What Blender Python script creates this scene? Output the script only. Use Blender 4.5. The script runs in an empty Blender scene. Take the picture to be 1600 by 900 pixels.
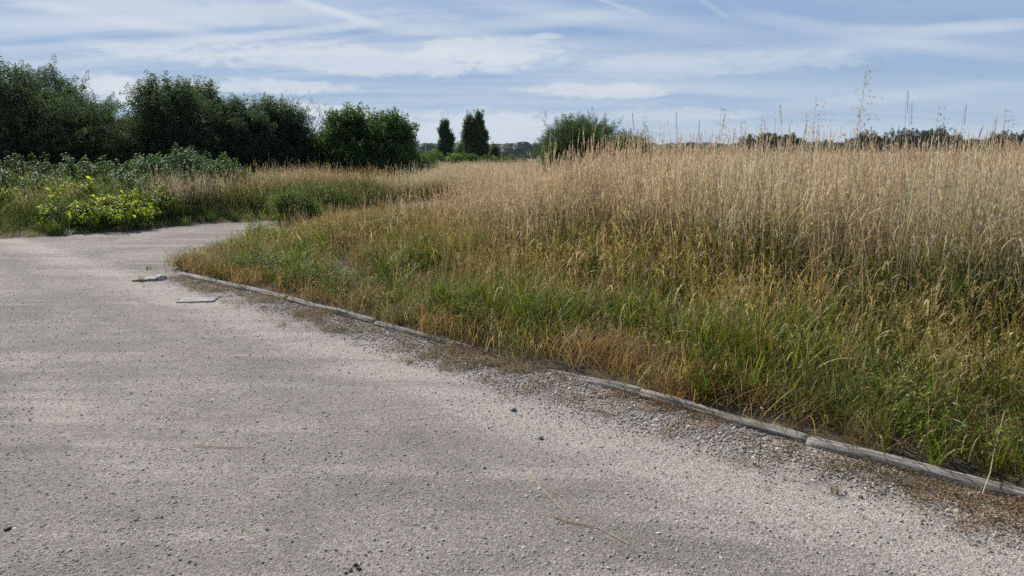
import bpy, math, random
import numpy as np
from mathutils import Vector, Matrix, Euler

# ------------------------------------------------------------------ camera, sky, sun, exposure
SC = bpy.context.scene
COL = SC.collection
F, YH, EYE = 1155.0, 246.0, 1.6            # focal length and horizon row in the 1600x900 photograph, eye height in metres
PITCH = math.atan((450 - YH) / F)

cam_d = bpy.data.cameras.new('camera')
cam = bpy.data.objects.new('camera', cam_d)
COL.objects.link(cam)
cam_d.sensor_width = 36.0
cam_d.lens = 36.0 * F / 1600.0
cam_d.clip_start = 0.05
cam_d.clip_end = 12000
cam.location = (0, 0, EYE)
cam.rotation_euler = (math.pi / 2 - PITCH, 0, 0)
SC.camera = cam

SUN_AZ, SUN_EL = math.radians(-38), math.radians(40)      # left of the view axis, ahead of the camera
SC.view_settings.view_transform = 'Standard'
SC.view_settings.look = 'None'
SC.view_settings.gamma = 1.0
SC.view_settings.use_curve_mapping = False
SC.view_settings.exposure = 0.32
SC.render.engine = 'CYCLES'
SC.cycles.max_bounces = 5
SC.cycles.diffuse_bounces = 2
SC.cycles.use_adaptive_sampling = True
SC.cycles.adaptive_threshold = 0.022
SC.cycles.transmission_bounces = 4
SC.cycles.transparent_max_bounces = 4
SC.cycles.use_denoising = False
SC.cycles.sample_clamp_indirect = 2.5

sun_d = bpy.data.lights.new('sun', 'SUN')
sun_d.energy = 5.0
sun_d.angle = math.radians(0.53)
sun_d.color = (1.0, 0.95, 0.87)
sun = bpy.data.objects.new('sun', sun_d)
COL.objects.link(sun)
sdir = Vector((math.sin(SUN_AZ) * math.cos(SUN_EL), math.cos(SUN_AZ) * math.cos(SUN_EL), math.sin(SUN_EL)))
sun.rotation_euler = (-sdir).to_track_quat('-Z', 'Y').to_euler()
sun.location = sdir * 60


class NB:
    """small node-tree writer"""
    def __init__(self, nt):
        self.nt = nt
    def n(self, typ, **kw):
        nd = self.nt.nodes.new(typ)
        for k, v in kw.items():
            setattr(nd, k, v)
        return nd
    def put(self, sock, v):
        if v is None:
            return
        if hasattr(v, 'is_output') or isinstance(v, bpy.types.NodeSocket):
            self.nt.links.new(v, sock)
        else:
            sock.default_value = v
    def m(self, op, a, b=None, c=None, clamp=False):
        nd = self.n('ShaderNodeMath', operation=op, use_clamp=clamp)
        for i, v in enumerate((a, b, c)):
            self.put(nd.inputs[i], v)
        return nd.outputs[0]
    def mix(self, fac, a, b, mode='MIX'):
        nd = self.n('ShaderNodeMix', data_type='RGBA', blend_type=mode)
        self.put(nd.inputs[0], fac)
        self.put(nd.inputs[6], a if not isinstance(a, tuple) or len(a) == 4 else (*a, 1))
        self.put(nd.inputs[7], b if not isinstance(b, tuple) or len(b) == 4 else (*b, 1))
        return nd.outputs[2]
    def noise(self, vec, scale, detail=3, rough=0.55, dist=0.0, out=0):
        nd = self.n('ShaderNodeTexNoise')
        self.put(nd.inputs['Vector'], vec)
        nd.inputs['Scale'].default_value = scale
        nd.inputs['Detail'].default_value = detail
        nd.inputs['Roughness'].default_value = rough
        nd.inputs['Distortion'].default_value = dist
        return nd.outputs[out]
    def ramp(self, x, lo, hi, a=0.0, b=1.0):
        nd = self.n('ShaderNodeMapRange', interpolation_type='SMOOTHSTEP')
        self.put(nd.inputs[0], x)
        for i, v in zip((1, 2, 3, 4), (lo, hi, a, b)):
            self.put(nd.inputs[i], v)
        return nd.outputs[0]
    def xyz(self, x, y, z):
        nd = self.n('ShaderNodeCombineXYZ')
        for i, v in enumerate((x, y, z)):
            self.put(nd.inputs[i], v)
        return nd.outputs[0]


def azel(px, py):
    u, v = (px - 800) / F, (450 - py) / F
    d = Vector((u, math.cos(PITCH) + v * math.sin(PITCH), -math.sin(PITCH) + v * math.cos(PITCH))).normalized()
    return math.atan2(d.x, d.y), math.asin(d.z)


world = bpy.data.worlds.new('World')
SC.world = world
world.use_nodes = True
world.cycles.sampling_method = 'NONE'      # an even sky: found well enough by the bounced rays
wt = world.node_tree
wt.nodes.clear()
W = NB(wt)
sky = W.n('ShaderNodeTexSky', sky_type='NISHITA')
sky.sun_disc = False
sky.sun_elevation = SUN_EL
sky.sun_rotation = SUN_AZ
sky.air_density = 1.0
sky.dust_density = 0.6
sky.ozone_density = 2.5
sky.altitude = 50
tc = W.n('ShaderNodeTexCoord')
sep = W.n('ShaderNodeSeparateXYZ')
wt.links.new(tc.outputs['Generated'], sep.inputs[0])
dx, dy, dz = sep.outputs
az = W.m('ARCTAN2', dx, dy)
el = W.m('ARCSINE', dz)
hz = W.m('ADD', W.m('MAXIMUM', dz, 0.0), 0.10)
plane = W.xyz(W.m('DIVIDE', dx, hz), W.m('DIVIDE', dy, hz), 0.0)
# thin cirrus veil, streaked along the wind
def rot2(vec, ang, sx, sy):
    nd = W.n('ShaderNodeMapping')
    W.put(nd.inputs['Vector'], vec)
    nd.inputs['Rotation'].default_value = (0, 0, ang)
    nd.inputs['Scale'].default_value = (sx, sy, 1)
    return nd.outputs[0]
veil = W.noise(rot2(plane, math.radians(62), 0.22, 1.1), 1.0, 6, 0.62, 0.6)
veil2 = W.noise(rot2(plane, math.radians(80), 0.35, 2.4), 1.0, 5, 0.6, 0.3)
vm = W.ramp(W.m('ADD', W.m('MULTIPLY', veil, 0.6), W.m('MULTIPLY', veil2, 0.4)), 0.40, 0.62)
# the veil is thicker on the side of the sun
side = W.ramp(az, -0.6, 0.65, 0.85, 0.3)
cov = W.m('MULTIPLY', W.m('MULTIPLY', vm, side), 0.7)
# fine ripples used for the edges of the lower cloud banks
skyuv = W.xyz(az, W.m('MULTIPLY', el, 3.2), 0.0)
edge = W.noise(skyuv, 9.0, 8, 0.68, 0.6)
edge2 = W.noise(skyuv, 38.0, 5, 0.65, 0.3)
edg = W.m('ADD', W.m('MULTIPLY', W.m('SUBTRACT', edge, 0.5), 2.4), W.m('MULTIPLY', W.m('SUBTRACT', edge2, 0.5), 0.9))
# low stretched cloud banks: centre and half size in the photograph's pixels, strength
banks = [(560, 94, 330, 24, .7), (760, 80, 150, 22, .65), (215, 142, 100, 24, .9), (420, 135, 150, 12, .7), (930, 142, 130, 13, .75), (480, 172, 80, 13, .8),
         (720, 205, 260, 34, .75), (860, 56, 28, 5, .6), (1120, 100, 260, 20, .35), (1520, 42, 110, 9, .3), (1280, 215, 420, 22, .25), (300, 14, 420, 18, .35), (1010, 180, 220, 12, .4)]
for px, py, wx, wy, st in banks:
    a0, e0 = azel(px, py)
    rx, ry = wx / F, wy / F
    qx = W.m('DIVIDE', W.m('SUBTRACT', az, a0), rx)
    qy = W.m('DIVIDE', W.m('SUBTRACT', el, e0), ry)
    rr = W.m('ADD', W.m('MULTIPLY', qx, qx), W.m('MULTIPLY', qy, qy))
    k = W.m('MULTIPLY', W.ramp(W.m('SUBTRACT', rr, W.m('MULTIPLY', edg, 1.6)), 1.15, 0.15), st)
    cov = W.m('SUBTRACT', 1.0, W.m('MULTIPLY', W.m('SUBTRACT', 1.0, cov), W.m('SUBTRACT', 1.0, k)))
# old contrails: straight lines between two directions
for (x0, y0, x1, y1, wd, st) in [(430, -10, 600, 42, 6, .6), (0, -4, 400, 66, 8, .4), (225, 72, 640, 30, 6, .55), (320, 92, 580, 56, 4, .45), (1090, -4, 1142, 30, 4, .22), (-40, 34, 430, 34, 9, .4), (590, 50, 1010, 18, 10, .4), (930, -4, 1015, 26, 3, .3),
        (560, 36, 900, 70, 9, .3), (700, -10, 1200, 60, 14, .28), (1000, 96, 1500, 60, 12, .3), (1150, 20, 1650, 96, 10, .25), (1330, 44, 1640, 40, 5, .28), (100, 60, 330, 90, 8, .25), (820, 118, 1300, 150, 10, .25), (1200, 170, 1620, 128, 9, .25)]:
    a0, e0 = azel(x0, y0); a1, e1 = azel(x1, y1)
    L = math.hypot(a1 - a0, e1 - e0); ux, uy = (a1 - a0) / L, (e1 - e0) / L
    ax_ = W.m('SUBTRACT', az, a0); ey_ = W.m('SUBTRACT', el, e0)
    t = W.m('DIVIDE', W.m('ADD', W.m('MULTIPLY', ax_, ux), W.m('MULTIPLY', ey_, uy)), L)
    s = W.m('ABSOLUTE', W.m('ADD', W.m('SUBTRACT', W.m('MULTIPLY', ey_, ux), W.m('MULTIPLY', ax_, uy)), W.m('MULTIPLY', edg, 0.0025)))
    k = W.m('MULTIPLY', W.ramp(s, wd / F * 1.5, wd / F * 0.2), W.m('MULTIPLY', W.ramp(t, -0.1, 0.15), W.ramp(t, 1.1, 0.7)))
    k = W.m('MULTIPLY', k, st)
    cov = W.m('SUBTRACT', 1.0, W.m('MULTIPLY', W.m('SUBTRACT', 1.0, cov), W.m('SUBTRACT', 1.0, k)))
# only the upper half of the sky has cloud
cov = W.m('MULTIPLY', W.m('MULTIPLY', cov, W.ramp(el, -0.01, 0.02)), W.ramp(el, 0.25, 1.1, 1.0, 0.35))   # thin overhead, where one looks through it at right angles
skyc = W.mix(1.0, sky.outputs[0], (0.86, 0.92, 1.12), 'MULTIPLY')
# even haze: a long way through the air near the horizon, short overhead
air = W.m('DIVIDE', 0.16, W.m('ADD', W.m('MAXIMUM', dz, 0.0), 0.16))
skyc = W.mix(W.m('MINIMUM', W.m('MULTIPLY', air, 1.9), 0.93), skyc, W.mix(W.ramp(el, 0.0, 0.2), (5.1, 6.7, 8.7), (3.5, 5.2, 8.1)))
SKY_MIX = W.mix(cov, skyc, (8.9, 9.5, 10.3))
bg = W.n('ShaderNodeBackground')
wt.links.new(SKY_MIX, bg.inputs[0])
bg.inputs[1].default_value = 0.064
wo = W.n('ShaderNodeOutputWorld')
wt.links.new(bg.outputs[0], wo.inputs[0])

# ------------------------------------------------------------------ helpers
rng = np.random.default_rng(7)
random.seed(7)


def ray(px, py):
    u, v = (px - 800) / F, (450 - py) / F
    return Vector((u, math.cos(PITCH) + v * math.sin(PITCH), -math.sin(PITCH) + v * math.cos(PITCH)))


def at(px, py, y):
    """the point at forward distance y seen at that place of the photograph"""
    d = ray(px, py)
    return Vector((0, 0, EYE)) + d * (y / d.y)


def on_ground(px, py, z=0.0):
    d = ray(px, py)
    return Vector((0, 0, EYE)) + d * ((z - EYE) / d.z)


def sstep(a, b, x):
    t = np.clip((np.asarray(x, float) - a) / (b - a), 0, 1)
    return t * t * (3 - 2 * t)


def fbm(x, y, scale, seed=0, octs=3):
    out = 0; amp = 1; tot = 0
    for o in range(octs):
        g = np.random.default_rng(seed * 31 + o).random((64, 64))
        u = np.asarray(x) / scale * 2 ** o + 17.3 * o; v = np.asarray(y) / scale * 2 ** o + 5.1 * o
        i = np.floor(u).astype(int); j = np.floor(v).astype(int)
        fu = u - i; fv = v - j
        fu = fu * fu * (3 - 2 * fu); fv = fv * fv * (3 - 2 * fv)
        i0, i1, j0, j1 = i % 64, (i + 1) % 64, j % 64, (j + 1) % 64
        out = out + amp * ((g[i0, j0] * (1 - fu) + g[i1, j0] * fu) * (1 - fv) + (g[i0, j1] * (1 - fu) + g[i1, j1] * fu) * fv)
        tot += amp; amp *= 0.5
    return out / tot


class MB:
    """collects geometry with a colour per vertex; build() makes ONE mesh"""
    def __init__(self):
        self.v = []; self.c = []; self.f = []; self.mi = []; self.n = 0
    def add(self, vs, fs, col, mi=0):
        vs = np.asarray(vs, float).reshape(-1, 3)
        c = np.asarray(col, float)
        if c.ndim == 1:
            c = np.repeat(c[None, :], len(vs), 0)
        self.v.append(vs); self.c.append(c)
        n = self.n
        self.f.extend([tuple(i + n for i in f) for f in fs])
        self.mi.extend([mi] * len(fs))
        self.n += len(vs)
    def merge(self, o, M=None):
        vs = np.concatenate(o.v)
        if M is not None:
            M = np.array(M); vs = vs @ M[:3, :3].T + M[:3, 3]
        n = self.n
        self.v.append(vs); self.c.append(np.concatenate(o.c))
        self.f.extend([tuple(i + n for i in f) for f in o.f]); self.mi.extend(o.mi); self.n += len(vs)
    def ribbon(self, pts, widths, side, c0, c1, mi=0):
        pts = np.asarray(pts, float); k = len(pts)
        w = np.asarray(widths, float)[:, None] * 0.5
        side = np.asarray(side, float)
        vs = np.empty((2 * k, 3)); vs[0::2] = pts - side * w; vs[1::2] = pts + side * w
        t = np.linspace(0, 1, k)[:, None]
        c = np.asarray(c0)[None] * (1 - t) + np.asarray(c1)[None] * t
        self.add(vs, [(2 * i, 2 * i + 1, 2 * i + 3, 2 * i + 2) for i in range(k - 1)], np.repeat(c, 2, 0), mi)
    def tube(self, pts, radii, col, sides=6, mi=0, cap=True):
        pts = [Vector(p) for p in pts]; vs = []; k = len(pts)
        cols = []
        col = np.asarray(col, float)
        for i, p in enumerate(pts):
            d = (pts[min(i + 1, k - 1)] - pts[max(i - 1, 0)]).normalized()
            a = d.orthogonal().normalized() if i == 0 else (pa - d * pa.dot(d)).normalized()
            pa = a; b = d.cross(a)
            for s in range(sides):
                g = 2 * math.pi * s / sides
                vs.append(p + (a * math.cos(g) + b * math.sin(g)) * radii[i])
                cols.append(col if col.ndim == 1 else col[i])
        fs = []
        for i in range(k - 1):
            for s in range(sides):
                q = (s + 1) % sides
                fs.append((i * sides + s, i * sides + q, (i + 1) * sides + q, (i + 1) * sides + s))
        if cap:
            fs.append(tuple(range(sides))[::-1]); fs.append(tuple(range((k - 1) * sides, k * sides)))
        self.add([tuple(v) for v in vs], fs, np.array(cols), mi)
    def mesh(self, name, mats, smooth=False):
        me = bpy.data.meshes.new(name)
        me.from_pydata(np.concatenate(self.v).tolist(), [], self.f)
        fill(me, mats, self, smooth)
        return me
    def build(self, name, mats, parent=None, smooth=False):
        o = bpy.data.objects.new(name, self.mesh(name, mats, smooth))
        COL.objects.link(o)
        if parent is not None:
            o.parent = parent
        return o


def fill(me, mats, mb, smooth):
    for m in (mats if isinstance(mats, (list, tuple)) else [mats]):
        me.materials.append(m)
    me.polygons.foreach_set('material_index', np.array(mb.mi, dtype=np.int32))
    if smooth:
        me.polygons.foreach_set('use_smooth', np.ones(len(mb.f), dtype=bool))
    c = np.concatenate(mb.c)
    a = me.attributes.new('col', 'FLOAT_COLOR', 'POINT')
    a.data.foreach_set('color', np.concatenate([c, np.ones((len(c), 1))], 1).astype(np.float32).ravel())
    me.update()


def tag(o, label=None, cat=None, group=None, kind=None):
    if label: o['label'] = label
    if cat: o['category'] = cat
    if group: o['group'] = group
    if kind: o['kind'] = kind
    return o


def empty(name, loc, label, cat, group=None):
    o = bpy.data.objects.new(name, None)
    COL.objects.link(o)
    o.location = loc
    o.empty_display_size = 0.2
    return tag(o, label, cat, group)


# one geometry-node group for everything that is strewn: the mesh holds the patterns (pid >= 0) and loose points (pid < 0)
def make_strew():
    g = bpy.data.node_groups.new('strew', 'GeometryNodeTree')
    g.interface.new_socket('Geometry', in_out='INPUT', socket_type='NodeSocketGeometry')
    g.interface.new_socket('Geometry', in_out='OUTPUT', socket_type='NodeSocketGeometry')
    N = g.nodes.new
    gi, go = N('NodeGroupInput'), N('NodeGroupOutput')
    def attr(name, typ):
        a = N('GeometryNodeInputNamedAttribute'); a.data_type = typ; a.inputs[0].default_value = name
        return a.outputs[0]
    cmp_ = N('FunctionNodeCompare'); cmp_.data_type = 'INT'; cmp_.operation = 'LESS_THAN'
    pid = attr('pid', 'INT')
    ia = [s for s in cmp_.inputs if s.type == 'INT']
    g.links.new(pid, ia[0]); ia[1].default_value = 0
    sp = N('GeometryNodeSeparateGeometry'); sp.domain = 'POINT'
    g.links.new(gi.outputs[0], sp.inputs[0]); g.links.new(cmp_.outputs[0], sp.inputs[1])
    si = N('GeometryNodeSplitToInstances'); si.domain = 'POINT'
    g.links.new(sp.outputs[1], si.inputs['Geometry']); g.links.new(pid, si.inputs['Group ID'])
    ip = N('GeometryNodeInstanceOnPoints')
    g.links.new(sp.outputs[0], ip.inputs['Points'])
    g.links.new(si.outputs[0], ip.inputs['Instance'])
    ip.inputs['Pick Instance'].default_value = True
    g.links.new(attr('pick', 'INT'), ip.inputs['Instance Index'])
    e2r = N('FunctionNodeEulerToRotation')
    g.links.new(attr('rot', 'FLOAT_VECTOR'), e2r.inputs[0])
    g.links.new(e2r.outputs[0], ip.inputs['Rotation'])
    g.links.new(attr('scl', 'FLOAT_VECTOR'), ip.inputs['Scale'])
    g.links.new(ip.outputs[0], go.inputs[0])
    return g


STREW = make_strew()


def strew(name, protos, pts, rot, scl, pick, tint, mats, parent=None, smooth=False):
    mb = MB(); pid = []
    for i, p in enumerate(protos):
        mb.merge(p); pid += [i] * p.n
    pts = np.asarray(pts, float); n = len(pts); m = mb.n
    me = bpy.data.meshes.new(name)
    me.from_pydata(np.concatenate(mb.v + [pts]).tolist(), [], mb.f)
    mb.c.append(np.ones((n, 3)))
    fill(me, mats, mb, smooth)
    def put(nm, typ, key, head, arr, dt):
        arr = np.asarray(arr, dt)
        w = 1 if arr.ndim == 1 else arr.shape[1]
        full = np.concatenate([np.full((m, w), head, dt), arr.reshape(n, w)])
        a = me.attributes.new(nm, typ, 'POINT'); a.data.foreach_set(key, full.ravel())
    a = me.attributes.new('pid', 'INT', 'POINT')
    a.data.foreach_set('value', np.concatenate([np.array(pid), np.full(n, -1)]).astype(np.int32))
    put('pick', 'INT', 'value', 0, pick, np.int32)
    put('rot', 'FLOAT_VECTOR', 'vector', 0, rot, np.float32)
    scl = np.asarray(scl, float)
    if scl.ndim == 1:
        scl = np.repeat(scl[:, None], 3, 1)
    put('scl', 'FLOAT_VECTOR', 'vector', 1, scl, np.float32)
    put('tint', 'FLOAT_VECTOR', 'vector', 1, tint, np.float32)
    o = bpy.data.objects.new(name, me)
    COL.objects.link(o)
    if parent is not None:
        o.parent = parent
    md = o.modifiers.new('strew', 'NODES'); md.node_group = STREW
    return o


# ------------------------------------------------------------------ materials
def mat(name):
    m = bpy.data.materials.new(name); m.use_nodes = True
    m.node_tree.nodes.clear()
    return m, NB(m.node_tree)


def finish(b, shader):
    o = b.n('ShaderNodeOutputMaterial'); b.nt.links.new(shader, o.inputs[0])


def plant_mat(name, trans=0.35, rough=0.6, spec=0.25, strewn=True, tcol=(1.15, 1.2, 0.6)):
    m, b = mat(name)
    a = b.n('ShaderNodeAttribute', attribute_name='col')
    c = a.outputs['Color']
    if strewn:
        t = b.n('ShaderNodeAttribute', attribute_name='tint'); t.attribute_type = 'INSTANCER'
        c = b.mix(1.0, c, t.outputs['Color'], 'MULTIPLY')
    p = b.n('ShaderNodeBsdfPrincipled')
    b.put(p.inputs['Base Color'], c)
    p.inputs['Roughness'].default_value = rough
    p.inputs['Specular IOR Level'].default_value = spec
    tr = b.n('ShaderNodeBsdfTranslucent')
    b.put(tr.inputs[0], b.mix(1.0, c, tcol, 'MULTIPLY'))
    mx = b.n('ShaderNodeMixShader'); mx.inputs[0].default_value = trans
    b.nt.links.new(p.outputs[0], mx.inputs[1]); b.nt.links.new(tr.outputs[0], mx.inputs[2])
    finish(b, mx.outputs[0])
    return m


M_GRASS = plant_mat('grass_blade', 0.38, 0.55, 0.25, tcol=(1.14, 1.16, 0.62))
M_STRAW = plant_mat('dry_straw', 0.42, 0.6, 0.25, tcol=(1.06, 1.03, 0.95))
M_LEAF = plant_mat('tree_leaf', 0.45, 0.6, 0.12, tcol=(1.9, 2.1, 1.1))
M_LIME = plant_mat('bright_leaf', 0.5, 0.5, 0.3, tcol=(1.3, 1.35, 0.45))
M_BRAMBLE = plant_mat('bramble_leaf', 0.3, 0.55, 0.2)
M_STALK = plant_mat('oat_stalk', 0.25, 0.6, 0.25, strewn=False, tcol=(1.1, 1.0, 0.8))
M_WEED = plant_mat('weed_leaf', 0.35, 0.5, 0.3, strewn=False)


def bark_mat():
    m, b = mat('bark')
    g = b.n('ShaderNodeTexCoord')
    mp = b.n('ShaderNodeMapping'); mp.inputs['Scale'].default_value = (9, 9, 1.6)
    b.put(mp.inputs[0], g.outputs['Object'])
    n = b.noise(mp.outputs[0], 3.0, 5, 0.6)
    p = b.n('ShaderNodeBsdfPrincipled')
    b.put(p.inputs['Base Color'], b.mix(n, (0.035, 0.028, 0.022), (0.13, 0.115, 0.10)))
    p.inputs['Roughness'].default_value = 0.9
    bp = b.n('ShaderNodeBump'); bp.inputs['Strength'].default_value = 0.6; bp.inputs['Distance'].default_value = 0.02
    b.put(bp.inputs['Height'], n); b.put(p.inputs['Normal'], bp.outputs[0])
    finish(b, p.outputs[0]); return m


M_BARK = bark_mat()


def stone_mat(name, strewn=True):
    m, b = mat(name)
    a = b.n('ShaderNodeAttribute', attribute_name='col'); c = a.outputs['Color']
    if strewn:
        t = b.n('ShaderNodeAttribute', attribute_name='tint'); t.attribute_type = 'INSTANCER'
        c = b.mix(1.0, c, t.outputs['Color'], 'MULTIPLY')
    g = b.n('ShaderNodeTexCoord')
    n = b.noise(g.outputs['Object'], 90.0, 3, 0.6)
    c = b.mix(1.0, c, b.mix(n, (0.75, 0.75, 0.75), (1.2, 1.2, 1.2)), 'MULTIPLY')
    p = b.n('ShaderNodeBsdfPrincipled'); b.put(p.inputs['Base Color'], c)
    p.inputs['Roughness'].default_value = 0.8
    finish(b, p.outputs[0]); return m


M_STONE = stone_mat('loose_stone')
M_ROCK = stone_mat('single_stone', False)


def track_mat():
    m, b = mat('compacted_gravel')
    g = b.n('ShaderNodeTexCoord'); P = g.outputs['Object']
    big = b.noise(P, 0.7, 8, 0.68, 0.4)
    rr = b.n('ShaderNodeMapping'); rr.inputs['Rotation'].default_value = (0, 0, math.radians(45)); rr.inputs['Scale'].default_value = (0.35, 2.6, 1)
    b.put(rr.inputs[0], P)
    streak = b.noise(rr.outputs[0], 1.0, 8, 0.68, 0.3)
    mid = b.noise(P, 5.0, 4, 0.6)
    base = b.mix(b.ramp(big, 0.36, 0.66), (0.197, 0.176, 0.157), (0.295, 0.264, 0.235))
    base = b.mix(b.ramp(streak, 0.48, 0.66), base, (0.333, 0.296, 0.262))
    base = b.mix(b.m('MULTIPLY', b.ramp(mid, 0.52, 0.75), 0.45), base, (0.17, 0.156, 0.143))
    # pale dusty ribbon where the wheels turn along the loose gravel
    sp = b.n('ShaderNodeSeparateXYZ'); b.put(sp.inputs[0], P)
    dk = b.m('ADD', b.m('ADD', sp.outputs[0], sp.outputs[1]), b.m('MULTIPLY', b.m('SUBTRACT', mid, 0.5), 0.7))
    band = b.m('MULTIPLY', b.ramp(dk, 3.7, 4.5), b.ramp(dk, 5.2, 4.75))
    base = b.mix(b.m('MULTIPLY', b.m('MULTIPLY', band, b.ramp(streak, 0.32, 0.52)), 0.8), base, (0.40, 0.354, 0.312))
    # wheel tracks running along the edging: dusty ribs and scuffed dark lines
    wob = b.m('ADD', b.m('ADD', sp.outputs[0], b.m('MULTIPLY', sp.outputs[1], 1.0)), b.m('MULTIPLY', b.m('SUBTRACT', big, 0.5), 1.6))
    for c0, hw, colr, st in ((3.35, 0.22, (0.20, 0.178, 0.158), .55), (1.7, 0.45, (0.43, 0.38, 0.33), .45), (0.75, 0.25, (0.19, 0.17, 0.15), .45), (-0.5, 0.5, (0.41, 0.365, 0.32), .4), (4.05, 0.10, (0.22, 0.195, 0.17), .4)):
        k = b.ramp(b.m('ABSOLUTE', b.m('SUBTRACT', wob, c0)), hw, hw * 0.2)
        base = b.mix(b.m('MULTIPLY', b.m('MULTIPLY', k, b.ramp(streak, 0.42, 0.58)), st), base, colr)
    # curved tyre marks left by turning cars
    brk = b.ramp(b.noise(P, 1.3, 6, 0.7), 0.42, 0.54)
    for cx, cy, rads in ((-10.5, 1.5, (6.0, 6.22, 7.5, 7.7)), (-2.5, -4.0, (9.1, 9.3, 10.55, 10.75))):
        ddx = b.m('SUBTRACT', sp.outputs[0], cx); ddy = b.m('SUBTRACT', sp.outputs[1], cy)
        rad = b.m('ADD', b.m('SQRT', b.m('ADD', b.m('MULTIPLY', ddx, ddx), b.m('MULTIPLY', ddy, ddy))), b.m('MULTIPLY', b.m('SUBTRACT', mid, 0.5), 0.12))
        for j, r_ in enumerate(rads):
            k = b.ramp(b.m('ABSOLUTE', b.m('SUBTRACT', rad, r_)), 0.09, 0.03)
            base = b.mix(b.m('MULTIPLY', b.m('MULTIPLY', k, brk), 0.35), base, (0.15, 0.138, 0.127) if j % 2 else (0.36, 0.33, 0.30))
    # the crushed stone itself
    def cells(scale, rnd=1.0):
        v = b.n('ShaderNodeTexVoronoi'); v.inputs['Scale'].default_value = scale; v.inputs['Randomness'].default_value = rnd
        b.put(v.inputs['Vector'], P); return v
    v1, v2 = cells(75), cells(170)
    s1 = b.n('ShaderNodeSeparateColor'); b.put(s1.inputs[0], v1.outputs['Color'])
    s2 = b.n('ShaderNodeSeparateColor'); b.put(s2.inputs[0], v2.outputs['Color'])
    tone = b.m('ADD', b.m('MULTIPLY', s1.outputs[0], 0.45), b.m('MULTIPLY', s2.outputs[1], 0.55))
    mul = b.ramp(tone, 0.1, 0.95, 0.66, 1.32)
    base = b.mix(1.0, base, b.xyz(mul, mul, mul), 'MULTIPLY')
    pit = b.ramp(b.noise(P, 120.0, 2, 0.6), 0.33, 0.43)
    base = b.mix(pit, (0.13, 0.115, 0.102), base)
    h = b.m('ADD', b.m('MULTIPLY', v1.outputs['Distance'], -0.5), b.m('ADD', b.m('MULTIPLY', s1.outputs[2], 0.5), b.m('MULTIPLY', v2.outputs['Distance'], -0.4)))
    h = b.m('ADD', h, b.m('MULTIPLY', pit, 0.5))
    bp = b.n('ShaderNodeBump'); bp.inputs['Strength'].default_value = 0.85; bp.inputs['Distance'].default_value = 0.008
    b.put(bp.inputs['Height'], h)
    bp2 = b.n('ShaderNodeBump'); bp2.inputs['Strength'].default_value = 0.4; bp2.inputs['Distance'].default_value = 0.012
    b.put(bp2.inputs['Height'], b.noise(P, 2.2, 3, 0.5)); b.put(bp2.inputs['Normal'], bp.outputs[0])
    p = b.n('ShaderNodeBsdfPrincipled'); b.put(p.inputs['Base Color'], base)
    p.inputs['Roughness'].default_value = 0.92; p.inputs['Specular IOR Level'].default_value = 0.2
    b.put(p.inputs['Normal'], bp2.outputs[0])
    finish(b, p.outputs[0]); return m


def soil_mat():
    m, b = mat('soil_and_thatch')
    g = b.n('ShaderNodeTexCoord'); P = g.outputs['Object']
    n = b.noise(P, 3.0, 6, 0.65); k = b.noise(P, 0.05, 3, 0.5)
    c = b.mix(b.ramp(n, 0.35, 0.65), (0.035, 0.028, 0.018), (0.13, 0.105, 0.06))
    far = b.mix(b.ramp(k, 0.4, 0.6), (0.20, 0.16, 0.09), (0.10, 0.12, 0.045))
    sp = b.n('ShaderNodeSeparateXYZ'); b.put(sp.inputs[0], P)
    c = b.mix(b.ramp(sp.outputs[1], 60, 160), c, far)
    p = b.n('ShaderNodeBsdfPrincipled'); b.put(p.inputs['Base Color'], c); p.inputs['Roughness'].default_value = 0.95
    bp = b.n('ShaderNodeBump'); bp.inputs['Strength'].default_value = 0.7; bp.inputs['Distance'].default_value = 0.04
    b.put(bp.inputs['Height'], n); b.put(p.inputs['Normal'], bp.outputs[0])
    finish(b, p.outputs[0]); return m


def timber_mat():
    m, b = mat('weathered_timber')
    g = b.n('ShaderNodeTexCoord')
    a = b.n('ShaderNodeAttribute', attribute_name='col')
    mp = b.n('ShaderNodeMapping'); mp.inputs['Scale'].default_value = (2.0, 45, 45); b.put(mp.inputs[0], g.outputs['Object'])
    n = b.noise(mp.outputs[0], 1.5, 5, 0.65, 0.6)
    big = b.noise(g.outputs['Object'], 5.0, 4, 0.6)
    c = b.mix(b.ramp(n, 0.36, 0.62), (0.10, 0.088, 0.075), (0.36, 0.325, 0.28))
    c = b.mix(b.m('MULTIPLY', b.ramp(big, 0.45, 0.7), 0.75), c, (0.13, 0.10, 0.07))
    c = b.mix(1.0, c, a.outputs['Color'], 'MULTIPLY')
    p = b.n('ShaderNodeBsdfPrincipled'); b.put(p.inputs['Base Color'], c); p.inputs['Roughness'].default_value = 0.85
    bp = b.n('ShaderNodeBump'); bp.inputs['Strength'].default_value = 0.8; bp.inputs['Distance'].default_value = 0.006
    b.put(bp.inputs['Height'], n); b.put(p.inputs['Normal'], bp.outputs[0])
    finish(b, p.outputs[0]); return m


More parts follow.
